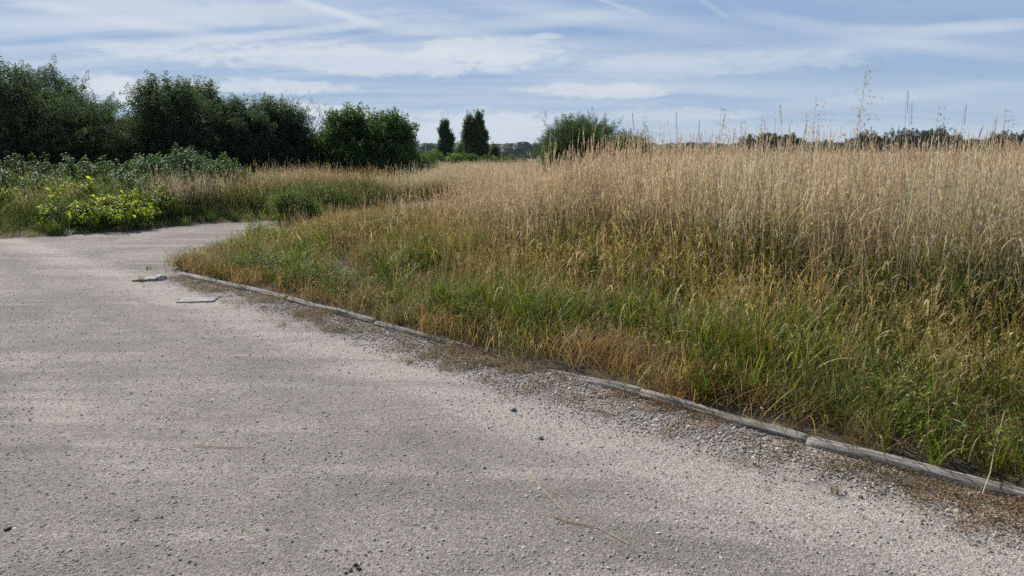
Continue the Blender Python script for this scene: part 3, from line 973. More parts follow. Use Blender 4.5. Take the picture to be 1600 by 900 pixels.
# far verge: dark green coarse grass, weeds
n = 9000
y = rng.uniform(13.5, 30, n); x = rng.uniform(-1, 0.0, n) * (0.74 * y + 2)
db = bank_d(x, y)
pr = sstep(0.0, 0.3, db) * (1 - 0.75 * sstep(2.5, 6, db))
ok = (rng.random(n) < pr * 0.6) & (island_d(x, y) < 0.1) & (db < 9)
x, y, db = x[ok], y[ok], db[ok]
sc = (0.35 + 1.15 * sstep(0.0, 1.7, db)) * rng.uniform(0.75, 1.25, len(x))
tt = tints(len(x), x, y, 0.2, 0.25, 1.6, 101) * np.array([0.62, 0.72, 0.68])
left = (800 + x / y * F) < 360
sc = np.where(left, sc * 0.85, sc)
tt = np.where(left[:, None], tt * np.array([0.8, 0.95, 0.85]), tt)
lay('verge_grass', [LUSH[0], MID[3], WEED[2], LUSH[2], WEED[0], WEED[1], LUSH[3], MID[0]], x, y, sc, tt, 'rough dark green grass and weeds on the far side of the track')
n = 4000
y = rng.uniform(13.5, 21, n); x = rng.uniform(-1, -0.1, n) * (0.74 * y + 2); db = bank_d(x, y)
ok = (db > -0.12) & (db < 0.35) & (rng.random(n) < 0.8)
x, y = x[ok], y[ok]
lay('verge_tufts', DRY + LUSH[:1], x, y, rng.uniform(0.35, 0.8, len(x)), tints(len(x), x, y, 0.2, 0.2, 1, 103) * np.array([0.9, 1.0, 0.85]), 'short olive tufts along the far edge of the track')

# ------------------------------------------------------------------ timber edging
def rail(p0, p1, r, seed, sink=0.0, label=''):
    p0, p1 = Vector(p0), Vector(p1); L = (p1 - p0).length
    rr = np.random.default_rng(seed)
    ns, nr = 26, max(8, int(L / 0.06))
    ph = rr.uniform(0, 6.28, 4); vs = []; cs = []
    crack = rr.uniform(0, 6.28, 4); tw = rr.uniform(-1.0, 1.0)
    for i in range(nr + 1):
        t = i / nr
        sag = 0.012 * math.sin(ph[0] + t * 3.1) + 0.006 * math.sin(ph[1] + t * 11); side = 0.004 * math.sin(ph[1] + t * 4.0) + 0.002 * math.sin(ph[2] + t * 13)
        endr = 1 - 0.10 * max(0, 1 - min(t, 1 - t) * L / 0.05)
        for k in range(ns):
            g = 2 * math.pi * k / ns
            rad = r * endr * (1 + 0.05 * math.sin(2 * g + ph[2] + t * 2) + 0.03 * math.sin(t * L * 7 + ph[3] + g))
            dark = 1.0
            for c in crack:
                dg = (g - c - tw * t * L + 0.2 * math.sin(t * 9 + c) + math.pi) % (2 * math.pi) - math.pi
                if abs(dg) < 0.16:
                    rad -= 0.011 * (1 - abs(dg) / 0.16)
                    dark = 0.3 + 0.7 * abs(dg) / 0.16
            rad += rr.normal(0, 0.0007)
            vs.append((t * L, side + rad * math.cos(g), sag * 0.5 + rad * math.sin(g)))
            cs.append((dark,) * 3)
    fs = []
    for i in range(nr):
        for k in range(ns):
            q = (k + 1) % ns
            fs.append((i * ns + k, (i + 1) * ns + k, (i + 1) * ns + q, i * ns + q))
    fs.append(tuple(range(ns))); fs.append(tuple(range(nr * ns, (nr + 1) * ns))[::-1])
    mb = MB(); mb.add(vs, fs, np.array(cs))
    o = mb.build('timber_rail', M_TIMBER, smooth=True)
    o.location = (p0.x, p0.y, p0.z - sink)
    dv = p1 - p0
    o.rotation_euler = (0, -math.asin(dv.z / L), math.atan2(dv.y, dv.x))
    return tag(o, label, 'timber edging', 'timber rails edging the grass')


def kp(px, py, z=0.02):
    p = on_ground(px, py, z); return (p.x, p.y, z)


def gap(a, b, g=0.003):
    a, b = Vector(a), Vector(b); u = (b - a).normalized() * g
    return a + u, b - u
R_ = 0.041
rail_pts = [((1700, 803), (1262, 690), 0.012, 'grey weathered timber rail at the right end of the edging, running out of frame'),
            ((1268, 690), (1003, 617), 0.014, 'weathered timber rail in front of the brightest green grass, ending in a split joint'),
            ((1009, 618), (842, 571), 0.012, 'timber rail just right of the gap where weeds spill over the edging'),
            ((742, 546), (588, 506), 0.006, 'timber rail just left of the gap where weeds spill over the edging'),
            ((588, 505), (452, 468), 0.014, 'pale timber rail in the middle of the left run of edging'),
            ((450, 467), (284, 430), 0.010, 'pale round timber rail ending at the grass corner beside the broken slab')]
for i, (a, b, z, lab) in enumerate(rail_pts):
    q0, q1 = kp(*a, z), kp(*b, z)
    if i == 2: q1 = (q1[0], q1[1], -0.035)
    if i == 3: q0 = (q0[0], q0[1], -0.02)
    q0, q1 = gap(q0, q1)
    rail(q0, q1, R_ * (0.95 + 0.1 * random.random()), 900 + i, 0, lab)
q0, q1 = kp(288, 425, 0.01), kp(343, 408, 0.015)
rail(*gap(q0, q1, 0.05), R_ * 0.9, 921, 0, 'short timber rail turning back from the grass corner')

# ------------------------------------------------------------------ things lying on the track
def slab(name, loc, sx, sy, th, rotz, tilt, seed, label, cat):
    rr = np.random.default_rng(seed); bmx = bmesh.new()
    k = 22; out = []
    for i in range(k):
        g = 2 * math.pi * i / k
        c, s = math.cos(g), math.sin(g)
        m = max(abs(c), abs(s)); q = 0.8
        out.append((sx / 2 * c / m * (1 - 0.2 * rr.random()), sy / 2 * s / m * (1 - 0.25 * rr.random())))
    top = [bmx.verts.new((x * 0.97, y * 0.97, th + rr.normal(0, 0.003))) for x, y in out]
    upm = [bmx.verts.new((x, y, th * 0.75)) for x, y in out]
    bot = [bmx.verts.new((x * 0.98, y * 0.98, -0.02)) for x, y in out]
    ctr = bmx.verts.new((0, 0, th + 0.004))
    for i in range(k):
        j = (i + 1) % k
        bmx.faces.new((ctr, top[i], top[j])); bmx.faces.new((top[j], top[i], upm[i], upm[j])); bmx.faces.new((upm[j], upm[i], bot[i], bot[j]))
    me = bpy.data.meshes.new(name); bmx.to_mesh(me); bmx.free(); me.materials.append(M_CONC)
    o = bpy.data.objects.new(name, me); COL.objects.link(o)
    o.location = loc; o.rotation_euler = (tilt[0], tilt[1], rotz)
    return tag(o, label, cat)


p = on_ground(308, 470)
slab('concrete_slab', (p.x, p.y, 0.0), 0.46, 0.26, 0.017, 0.12, (0.012, -0.01), 31, 'flat broken concrete slab lying in the gravel near the grass corner', 'slab')
p = on_ground(350, 464)
slab('concrete_slab', (p.x, p.y, 0.0), 0.20, 0.05, 0.008, 0.30, (0.0, 0.0), 32, 'narrow concrete sliver just right of the broken slab', 'slab')
p = on_ground(229, 438)
slab('concrete_slab', (p.x, p.y, 0.0), 0.34, 0.22, 0.03, 0.25, (0.02, -0.06), 33, 'pale cracked concrete patch left of the rubble lump', 'slab')


def rock(loc, r, seed, col, label, cat, group=None, flat=0.6, name='stone'):
    rr = np.random.default_rng(seed); bmx = bmesh.new(); bmesh.ops.create_icosphere(bmx, subdivisions=2, radius=1.0)
    vs = np.array([v.co[:] for v in bmx.verts]); fs = [tuple(v.index for v in f.verts) for f in bmx.faces]; bmx.free()
    for _ in range(7):
        d = rr.normal(size=3); d /= np.linalg.norm(d); h = rr.uniform(0.55, 0.85)
        t = vs @ d; vs = vs - np.where(t > h, t - h, 0)[:, None] * d
    vs *= r * np.array([1.15, 0.85, flat]); vs *= 1 + rr.normal(0, 0.02, (len(vs), 1))
    mb = MB(); mb.add(vs, fs, np.array(col) * rr.uniform(0.8, 1.2))
    o = mb.build(name, M_ROCK)
    o.location = (loc[0], loc[1], r * flat * 0.55); o.rotation_euler = (0, 0, rr.uniform(0, 6.28))
    return tag(o, label, cat, group)


p = on_ground(249, 437); rock(p, 0.075, 51, (0.36, 0.345, 0.31), 'pale lump of concrete rubble beside the cracked patch', 'rubble', name='concrete_lump')
p = on_ground(256, 436); rock(p, 0.055, 52, (0.16, 0.165, 0.14), 'mossy grey lump of rubble at the right of the cracked patch', 'rubble', name='concrete_lump')
DK = (0.035, 0.034, 0.034)
p = on_ground(845, 686); rock(p, 0.017, 61, DK, 'small black stone alone on the pale track below the edging gap', 'stone')
p = on_ground(12, 827); rock(p, 0.016, 62, DK, 'small black stone near the left end of the track foreground', 'stone')
p = on_ground(803, 642); rock(p, 0.022, 63, (0.13, 0.14, 0.155), 'small blue-grey stone at the border of the loose gravel', 'stone')
p = on_ground(1345, 778); rock(p, 0.014, 67, (0.07, 0.068, 0.065), 'small dark stone at the border of the track, below the right rails', 'stone')
for i, (px, py, r) in enumerate([(556, 884, 0.013), (548, 892, 0.011), (561, 890, 0.012), (541, 896, 0.008)]):
    rock(on_ground(px, py), r, 70 + i, DK, 'one of the black crumbs clustered at the bottom of the foreground', 'stone', 'black crumbs on the track')
for i, (px, py, r) in enumerate([(270, 777, .012), (107, 652, .010), (334, 672, .008), (414, 711, .010), (505, 738, .008), (564, 722, .009), (271, 801, .009), (457, 847, .011), (72, 857, .010), (250, 829, .008), (411, 880, .009), (313, 732, .009),
        (264, 500, .014), (337, 503, .013), (391, 555, .014), (366, 527, .014), (504, 645, .012), (545, 583, .013), (254, 557, .014), (92, 559, .014), (941, 700, .010), (954, 726, .010), (942, 726, .009), (1027, 759, .010), (1013, 753, .008), (1024, 792, .009),
        (980, 872, .012), (999, 870, .012), (1175, 828, .009), (1098, 826, .008), (1003, 764, .009), (292, 607, .012), (205, 615, .012), (919, 741, .009), (1252, 767, .010), (1212, 757, .010), (704, 722, .007), (640, 770, .008), (760, 850, .008), (610, 828, .007)]):
    rock(on_ground(px, py), r * 0.65, 100 + i, (0.05, 0.047, 0.044), 'tiny dark stone lying loose on the track', 'stone', 'tiny dark stones on the track')


def straw(pxs, r, label, z=0.006, name='straw_stem', frayed=False):
    pts = [Vector((*on_ground(*q, z)[:2], z + 0.004 * random.random())) for q in pxs]
    fine = []
    for a, b in zip(pts, pts[1:]):
        for i in range(6):
            fine.append(a.lerp(b, i / 6))
    fine.append(pts[-1])
    mb = MB(); k = len(fine)
    mb.tube(fine, [r * (1 - 0.45 * i / k) for i in range(k)], jit((0.56, 0.44, 0.27), 0.1), 5)
    if frayed:
        for i in range(26):
            t = random.random() * 0.30
            q = pts[0].lerp(pts[1], t)
            spikelet(mb, (q.x, q.y, q.z + 0.003), (random.gauss(-0.8, 0.4), random.gauss(0.15, 0.4), random.uniform(0, 0.3)), 0.02, 0.0015, (0.45, 0.34, 0.22), (0, 0, 1))
    o = mb.build(name, M_STALK)
    return tag(o, label, 'straw')


straw([(825, 738), (853, 771), (889, 808)], 0.0026, 'thin straight dry straw slanting across the foreground track')
straw([(868, 812), (905, 818), (932, 823), (983, 850)], 0.0034, 'bent dry grass stem with frayed end lying on the foreground track', frayed=True)
straw([(302, 696), (345, 699), (398, 699)], 0.0028, 'dry stem lying level on the left half of the track')
straw([(378, 824), (395, 832)], 0.002, 'short pale straw bit in the lower left foreground')
straw([(400, 844), (421, 837)], 0.002, 'short red-brown twig in the lower left foreground')
straw([(1345, 806), (1375, 818)], 0.002, 'short straw bit below the right-hand gravel')
# a broken stem propped over the rail
mb = MB()
a, b = at(1373, 686, 4.1), on_ground(1443, 748, 0.012)
mb.tube([a, a.lerp(b, .35) + Vector((0, 0, .012)), a.lerp(b, .7) + Vector((0, 0, .01)), b], [.002, .0024, .0024, .002], (0.55, 0.43, 0.24), 5)
tag(mb.build('straw_stem', M_STALK), 'long dry stem leaning over the right-hand rail onto the gravel', 'straw')
mb = MB()
a, b = at(1535, 772, 3.25), at(1552, 712, 3.5)
mb.tube([a, a.lerp(b, .5) + Vector((0.01, 0, .01)), b, at(1570, 640, 3.75)], [.0026, .0028, .0024, .0015], (0.58, 0.46, 0.30), 5)
tag(mb.build('straw_stem', M_STALK), 'pale upright bent stem rising past the last rail at the right', 'straw')

# ------------------------------------------------------------------ tall stalks against the sky
def oat(px, top, D, label, seed, n_br=7, spread=0.12, lean=0.0, plain=False, group='grass stalks against the sky', head=None):
    random.seed(seed); lean += random.gauss(0, 0.05)
    tip = at(px, top, D); bx = tip.x - lean; base = Vector((bx, D, float(height(bx, D)) - 0.02))
    root = empty('wild_oat_stalk' if not plain else 'grass_spike', base, label, 'grass stalk', group)
    H = tip.z - base.z
    mb = MB(); k = 12
    pts = [Vector((lean * (i / k) ** 2.2, 0.03 * math.sin(i / k * 2), H * i / k)) for i in range(k + 1)]
    c = np.linspace(0, 1, k + 1)[:, None]
    mb.tube(pts, [0.0021 * (1 - 0.62 * i / k) for i in range(k + 1)], (1 - c) * np.array([[0.25, 0.22, 0.09]]) + c * np.array([[0.52, 0.41, 0.27]]), 5)
    mb.build('stem', M_STALK, root)
    ph = MB(); hl = head or (0.30 if not plain else 0.16)
    def pt(t):
        z = H - hl * (1 - t)
        q = (z / H) ** 2.2 * lean
        return Vector((q, 0, z))
    if plain:
        for i in range(46):
            q = pt(i / 46); g = random.uniform(0, 6.28)
            spikelet(ph, tuple(q), (0.28 * math.cos(g) + lean, 0.28 * math.sin(g), 1), random.uniform(0.012, 0.022), 0.0022, jit((0.44, 0.35, 0.24), 0.2), (math.cos(g + 1.57), math.sin(g + 1.57), 0))
    else:
        for i in range(n_br):
            for j in range(3):
                q = pt(i / n_br); g = random.uniform(0, 6.28); R = spread * (1.1 - 0.75 * i / n_br) * random.uniform(0.5, 1.2)
                m1 = q + Vector((math.cos(g) * R * 0.5, math.sin(g) * R * 0.5, R * 0.55)); m2 = q + Vector((math.cos(g) * R, math.sin(g) * R, R * 0.5))
                ph.tube([q, m1, m2], [0.0006, 0.0005, 0.0004], (0.5, 0.42, 0.28), 3, cap=False)
                for (w, u) in ((m2, 1), (m1, .6)):
                    if random.random() < 0.25: continue
                    d = Vector((math.cos(g) * 0.5, math.sin(g) * 0.5, -0.9 + random.uniform(-.2, .5)))
                    for sgn in (-0.18, 0.18):
                        dd_ = d + Vector((math.cos(g + 1.57), math.sin(g + 1.57), 0)) * sgn
                        spikelet(ph, tuple(w), tuple(dd_), random.uniform(0.020, 0.027), 0.0030, jit((0.62, 0.53, 0.38), 0.15), (math.cos(g + 1.57 + random.uniform(-1, 1)), math.sin(g + 1.57), 0.1))
    ph.build('seed_head', M_STALK, root)['kind'] = 'stuff'
    bl = MB()
    blade(bl, (0, 0, H * 0.45), random.uniform(0, 6.28), 0.3, 1.4, 0.28, 0.006, (0.35, 0.29, 0.14), (0.5, 0.4, 0.25), 5)
    bl.build('leaf', M_STALK, root)
    return root


oat(1357, 108, 5.6, 'tallest wild oat stalk with a wide drooping seed head against the sky', 1, 11, 0.17, head=0.5)
oat(1347, 165, 5.7, 'wild oat stalk leaning left just beside the tallest one', 2, 6, 0.11, lean=-0.03)
oat(1278, 150, 6.2, 'wild oat stalk left of the tallest, its drooping head clear of the grass', 3, 7, 0.12)
oat(1128, 166, 6.6, 'slender wild oat with a narrow open head above the middle of the grass', 4, 7, 0.07)
oat(1160, 184, 6.8, 'lower wild oat head second right of the round willow bush', 5, 6, 0.08)
oat(1007, 178, 7.5, 'thin wild oat stalk just right of the round willow bush', 6, 7, 0.07)
oat(1470, 160, 6.0, 'faint wild oat with small open head right of the straight spikes', 7, 6, 0.09)
oat(1192, 180, 7.0, 'short wild oat head between the willow bush and the curved spike', 8, 6, 0.08)
oat(1575, 166, 5.8, 'wild oat stalk nearest the right border of the picture', 9, 7, 0.08)
oat(1316, 200, 6.3, 'small wild oat head low between the two tallest oats', 13, 5, 0.07)
oat(1392, 205, 6.0, 'small wild oat head just right of the tallest oat', 14, 5, 0.07)
oat(1219, 164, 6.0, 'bent dry spike curving up to the left above the grass', 10, plain=True, lean=-0.10)
oat(1419, 143, 5.6, 'straight bare spike, the tallest of the plain ones, right of the oats', 11, plain=True, lean=0.01)
oat(1425, 162, 5.8, 'second straight bare spike close beside the tallest plain one', 12, plain=True, lean=0.015)
oat(988, 178, 7.4, 'long curved spike leaning left over the willow bush', 15, plain=True, lean=-0.14)
oat(1057, 176, 7.0, 'upright spike standing right of the willow bush', 16, plain=True)
oat(1510, 166, 6.0, 'spike leaning right against the sky near the right border', 17, plain=True, lean=0.10)
oat(1558, 184, 5.9, 'upright spike left of the rightmost oat', 18, plain=True)
oat(1093, 188, 6.8, 'upright spike between the willow bush and the slender oat', 19, plain=True, lean=0.02)

# ------------------------------------------------------------------ flowers
def flower(px, py, D, name, label, group, pc, cc, R=0.02, Hf=0.45):
    p = at(px, py, D); gz = float(height(p.x, D))
    Hf = max(0.12, p.z - gz)
    root = empty(name, (p.x, D, gz), label, 'flower', group)
    mb = MB(); mb.tube([(0, 0, 0), (0.01, 0.01, Hf * .5), (0, 0, Hf)], [0.002, 0.0017, 0.0012], (0.14, 0.16, 0.05), 4)
    mb.build('stem', M_WEED, root)
    pet = MB()
    for k in range(9):
        g = k / 9 * 6.28
        leaf_quad(pet, (0, 0, Hf), (math.cos(g), math.sin(g), 0.35), (0, 0, 1), R, R * 0.55, jit(pc, 0.08), droop=0.1)
    pet.build('petals', M_WEED, root)
    ct = MB(); ct.tube([(0, 0, Hf - 0.004), (0, 0, Hf + 0.004), (0, 0, Hf + 0.007)], [R * .35, R * .35, R * .1], cc, 7)
    ct.build('centre', M_WEED, root)
    return root


def ground_D(px, py, h):
    """forward distance at which something h above the ground shows at that pixel"""
    D = 3.0
    for i in range(400):
        p = at(px, py, D)
        if p.z <= float(height(p.x, D)) + h: return D
        D += 0.05
    return D
for px, py in [(601, 410), (633, 408), (643, 407), (655, 406), (518, 432), (507, 428), (522, 421), (615, 464), (592, 470), (768, 483), (846, 542), (832, 534), (880, 527), (1023, 540), (923, 477), (620, 414), (539, 418), (688, 420), (488, 428), (1190, 638), (1418, 618), (1491, 547), (1468, 567), (1492, 631), (1533, 553)]:
    flower(px, py, ground_D(px, py, 0.36), 'wildflower', 'tiny pale pink and white wildflower dotted in the meadow grass', 'pale wildflowers in the grass', (0.72, 0.62, 0.66), (0.5, 0.4, 0.4), 0.011)


def ragwort(px, py, D, label):
    p = at(px, py, D); gz = float(height(p.x, D)); Hf = p.z - gz
    root = empty('ragwort', (p.x, D, gz), label, 'flower')
    st = MB(); st.tube([(0, 0, 0), (0.01, 0, Hf * .5), (0, 0, Hf * .97)], [0.004, 0.0035, 0.002], (0.13, 0.17, 0.05), 5); st.build('stem', M_WEED, root)
    lf = MB()
    for k in range(22):
        g = random.uniform(0, 6.28); z = Hf * random.uniform(0.3, 0.9)
        leaf_quad(lf, (0, 0, z), (math.cos(g), math.sin(g), 0.5), (0, 0, 1), 0.05, 0.018, jit((0.17, 0.22, 0.06)))
    lf.build('leaves', M_WEED, root)
    fl = MB()
    for k in range(9):
        c = Vector((random.gauss(0, 0.018), random.gauss(0, 0.018), Hf + random.uniform(-0.03, 0.015)))
        for q in range(7):
            g = q / 7 * 6.28
            leaf_quad(fl, tuple(c), (math.cos(g), math.sin(g), 0.3), (0, 0, 1), 0.011, 0.006, jit((0.75, 0.46, 0.02), 0.1), droop=0.1)
    fl.build('flower_head', M_WEED, root)
ragwort(970, 427, 7.0, 'yellow ragwort flower standing in the middle of the grass')
ragwort(1369, 467, 5.6, 'small yellow flower low in the tall grass below the tallest oat')

# ------------------------------------------------------------------ trees and bushes
def twig_proto(seed, L, n, leafL, leafW, cols, spread=1.0):
    random.seed(seed); mb = MB()
    mb.tube([(0, 0, 0), (0.02 * L, 0, L * 0.5), (0, 0.03 * L, L)], [0.006 * L, 0.005 * L, 0.002 * L], (0.09, 0.075, 0.055), 3, cap=False)
    for i in range(n):
        z = L * (0.08 + 0.92 * i / n); g = i * 2.4 + random.gauss(0, 0.4)
        side = random.uniform(0.0, 0.30) * L * (1.05 - i / n) * spread
        p = (side * math.cos(g), side * math.sin(g), z)
        d = (math.cos(g) * spread, math.sin(g) * spread, random.uniform(-0.3, 1.0))
        leaf_quad(mb, p, d, (random.gauss(0, 0.6), random.gauss(0, 0.6), 1), leafL * random.uniform(0.65, 1.25), leafW * random.uniform(0.8, 1.15), jit(random.choice(cols), 0.22))
    return mb


TL = [(0.042, 0.068, 0.034), (0.03, 0.054, 0.031), (0.062, 0.087, 0.041), (0.042, 0.065, 0.042)]
TWIG = {'tree': [twig_proto(700 + i, 0.5, 34, 0.075, 0.036, TL) for i in range(4)],
        'willow': [twig_proto(720 + i, 0.42, 44, 0.06, 0.018, [(0.05, 0.073, 0.03), (0.06, 0.086, 0.036), (0.07, 0.09, 0.046)], 0.8) for i in range(4)],
        'oak': [twig_proto(740 + i, 0.5, 30, 0.10, 0.06, [(0.055, 0.09, 0.028), (0.072, 0.112, 0.033), (0.042, 0.072, 0.024)]) for i in range(4)],
        'far': [twig_proto(760 + i, 1.2, 34, 0.30, 0.2, [(0.02, 0.033, 0.014), (0.025, 0.038, 0.016), (0.017, 0.028, 0.013)], 1.2) for i in range(3)],
        'lime': [twig_proto(780 + i, 0.30, 17, 0.10, 0.07, [(0.19, 0.25, 0.034), (0.26, 0.31, 0.04), (0.08, 0.125, 0.025), (0.31, 0.335, 0.05), (0.055, 0.09, 0.02)], 1.3) for i in range(3)],
        'bramble': [twig_proto(800 + i, 0.45, 30, 0.085, 0.058, [(0.085, 0.125, 0.05), (0.11, 0.15, 0.065), (0.065, 0.10, 0.035)], 1.3) for i in range(3)],
        'shrub': [twig_proto(820 + i, 0.30, 22, 0.04, 0.022, [(0.10, 0.14, 0.035), (0.13, 0.17, 0.04), (0.08, 0.12, 0.03)], 1.1) for i in range(3)]}


def aim(dirs):
    """Euler angles that turn +Z to each direction, with a random spin"""
    out = np.empty((len(dirs), 3))
    for i, d in enumerate(dirs):
        q = Vector(d).to_track_quat('Z', 'Y'); e = (q @ Euler((0, 0, random.uniform(0, 6.28))).to_quaternion()).to_euler()
        out[i] = e
    return out


def lobes_for(H, Wd, z0, seed, n=16, col=False):
    r = np.random.default_rng(seed); L = []
    zc = z0 + (H - z0) * 0.5; hz_ = (H - z0) * 0.5
    L.append((0, 0, zc - 0.12 * H, Wd * 0.55, Wd * 0.55, hz_ * 0.66))
    for i in range(n):
        g = 2 * math.pi * (i * 0.618 + r.normal(0, 0.05)); t = -0.75 + 1.6 * ((i + 0.5) / n)
        t = min(t, 0.86)
        rad = math.sqrt(max(0.06, 1 - t * t)) * Wd * 0.72
        k = r.uniform(0.2, 0.44) * Wd
        L.append((rad * math.cos(g), rad * math.sin(g), zc + t * hz_ * 0.86, k, k, k * r.uniform(0.8, 1.15)))
    return L


def crown(lobes, n, kind, shoots, seed, tip=0.0, top_only=0.45, up=0.55):
    r = np.random.default_rng(seed)
    vol = np.array([(a[3] * a[4] * a[5]) ** (2 / 3) for a in lobes]); pk = r.choice(len(lobes), n, p=vol / vol.sum())
    A = np.array(lobes)[pk]
    d = r.normal(size=(n, 3)); d[:, 2] += 0.15; d /= np.linalg.norm(d, axis=1, keepdims=True)
    rad = r.random(n) ** 0.4
    P = A[:, :3] + d * A[:, 3:6] * rad[:, None]
    D = d + np.array([0, 0, up]) + r.normal(0, 0.35, (n, 3))
    D[:, 2] -= tip
    # shoots that break the outline
    if shoots:
        topz = np.percentile(P[:, 2], 100 * top_only)
        c = P[(P[:, 2] > topz) & (rad > 0.85)]
        c = c[r.integers(0, len(c), shoots)]
        ex = []; ed = []
        for q in c:
            u = np.array([r.normal(0, 0.25), r.normal(0, 0.25), 1.0]) + 0.35 * np.array([q[0], q[1], 0]) / (np.linalg.norm(q[:2]) + 0.3)
            u /= np.linalg.norm(u); ln = r.uniform(0.3, 1.5)
            for s in np.arange(0, ln, 0.55):
                ex.append(q + u * s * 0.36); ed.append(u + r.normal(0, 0.22, 3))
        P = np.concatenate([P, np.array(ex)]); D = np.concatenate([D, np.array(ed)])
    return P, D


def trunk_mesh(H, Wd, z0, lobes, r0, seed, stems=1):
    r = np.random.default_rng(seed); mb = MB()
    for s in range(stems):
        off = Vector((r.normal(0, 0.12), r.normal(0, 0.12), 0)) if stems > 1 else Vector((0, 0, 0))
        top = Vector((r.normal(0, 0.15 * Wd), r.normal(0, 0.15 * Wd), H * 0.75))
        pts = [off + (top - off) * (i / 6) + Vector((r.normal(0, 0.03) * i, r.normal(0, 0.03) * i, 0)) * 0.4 for i in range(7)]
        pts[0].z = -0.15
        mb.tube(pts, [r0 * (1 - 0.13 * i) for i in range(7)], (1, 1, 1), 8)
    for lb in lobes[1:]:
        e = Vector(lb[:3]); t = np.clip(0.35 + 0.4 * (e.z / H), 0.2, 0.8) * 0.8
        a = Vector((0, 0, H * 0.75 * t)); m_ = a.lerp(e, 0.5) + Vector((0, 0, 0.12 * H * 0.3))
        mb.tube([a, m_, e], [r0 * 0.42, r0 * 0.28, r0 * 0.08], (1, 1, 1), 5, cap=False)
    return mb


def plant(name, px, D, top, half, label, cat, kind, n, scale=1.0, z0f=0.08, stems=3, shoots=40, seed=0, mats=None, group=None, tint=(1, 1, 1), r0=0.10, nl=16, lobes=None, xsq=1.0, vary=0.32, sink=0.0, tip=0.0, up=0.55, carve=0.33):
    X = (px - 800) / F * D
    base = Vector((X, D, float(height(X, D)) - sink))
    H = at(px, top, D).z - base.z; Wd = half / F * D
    random.seed(seed + 5)
    root = empty(name, base, label, cat, group)
    Lb = lobes(H, Wd) if lobes else lobes_for(H, Wd, z0f * H, seed, nl)
    P, Dr = crown(Lb, n, kind, shoots, seed, tip, up=up)
    tl = {'far': 0.7, 'lime': 0.2, 'bramble': 0.2, 'shrub': 0.2}.get(kind, 0.52) * scale
    kz = max(0.3, H - tl) / np.percentile(P[:, 2], 99.3); kx = max(0.25 * Wd, Wd - 0.5 * tl) / np.percentile(np.abs(P[:, 0]), 98)
    P = P * np.array([kx, kx, kz]); Lb = [(l[0] * kx, l[1] * kx, l[2] * kz, l[3] * kx, l[4] * kx, l[5] * kz) for l in Lb]
    # gaps between the boughs
    g_ = fbm(P[:, 0] + 0.35 * P[:, 1] + 31, P[:, 2] * 1.15 + 17, max(0.5, 0.16 * H) , seed + 77, 2)
    rim = np.hypot(P[:, 0], P[:, 1]) / Wd + np.maximum(0, P[:, 2] / H - 0.45)
    ok = (P[:, 2] > 0.02) & (g_ > carve * (0.55 + 0.55 * rim))
    P, Dr = P[ok], Dr[ok]
    k = len(P)
    r = np.random.default_rng(seed + 9)
    # boughs brighter and darker by noise: clumps of light and shade put into the leaf colour
    v = 1 + vary * 2 * (fbm(P[:, 0] + P[:, 1] * 0.7, P[:, 2], 0.9 * max(1, scale), seed + 3) - 0.5) + r.normal(0, 0.08, k)
    T = np.stack([v, v * (1 + r.normal(0, 0.04, k)), v], 1) * np.array(tint)
    strew('crown' if cat == 'tree' else 'foliage', TWIG[kind], P, aim(Dr), scale * r.uniform(0.6, 1.4, k), r.integers(0, len(TWIG[kind]), k), T, mats or M_LEAF, root)['kind'] = 'stuff'
    tb = trunk_mesh(H, Wd, z0f * H, Lb, r0, seed, stems)
    tb.build('trunk' if cat == 'tree' else 'stems', M_BARK, root, smooth=True)
    return root


TG = 'scrubby trees beyond the track'
plant('scrub_tree', -70, 26.5, 92, 120, 'tall dark tree cut off by the left border of the picture', 'tree', 'tree', 4800, z0f=0.04, seed=11, group=TG, shoots=60)
plant('scrub_tree', 75, 25.5, 98, 118, 'broad dark tree at the far left with a rounded leafy top', 'tree', 'tree', 4600, z0f=0.03, seed=12, group=TG, shoots=90)
plant('scrub_tree', 186, 27.5, 176, 50, 'lower tree filling the dip between the two big dark trees', 'tree', 'willow', 2600, 1.1, z0f=0.03, seed=13, group=TG, shoots=60, tint=(1.1, 1.1, 0.9))
plant('scrub_tree', 308, 26.5, 124, 92, 'big dark tree with twiggy top right of the sky dip', 'tree', 'tree', 4500, z0f=0.02, seed=14, group=TG, shoots=100)
plant('scrub_tree', 418, 27.5, 152, 66, 'dark tree merging into the big one, just left of the bare tree', 'tree', 'tree', 4600, z0f=0.02, seed=15, group=TG, shoots=80, tint=(0.95, 1, 1))
plant('scrub_tree', 505, 29.0, 196, 50, 'low tree between the bare tree and the fresh green tree', 'tree', 'willow', 2300, 1.1, z0f=0.02, seed=16, group=TG, shoots=40)
plant('green_tree', 580, 28.0, 170, 66, 'fresher green bushy tree at the right end of the dark row', 'tree', 'oak', 3300, 0.9, z0f=0.02, seed=17, group=TG, shoots=110, tint=(1.0, 1.1, 0.95))
plant('low_bush', 628, 27.0, 214, 28, 'low bush at the foot of the fresh green tree, on its right', 'bush', 'oak', 900, 0.9, z0f=0.0, seed=18, shoots=16, r0=0.04)
plant('low_bush', 662, 32.0, 232, 26, 'low green bush between the tree row and the slim poplar', 'bush', 'willow', 900, 1.0, z0f=0.0, seed=19, shoots=10, r0=0.04, tint=(1.2, 1.2, 1))
plant('willow_bush', 922, 17.5, 178, 86, 'round willow bush rising behind the tall dry grass', 'bush', 'willow', 6500, 0.6, z0f=0.03, seed=21, shoots=40, r0=0.05, stems=5, tint=(0.8, 0.95, 0.75), carve=0.1)


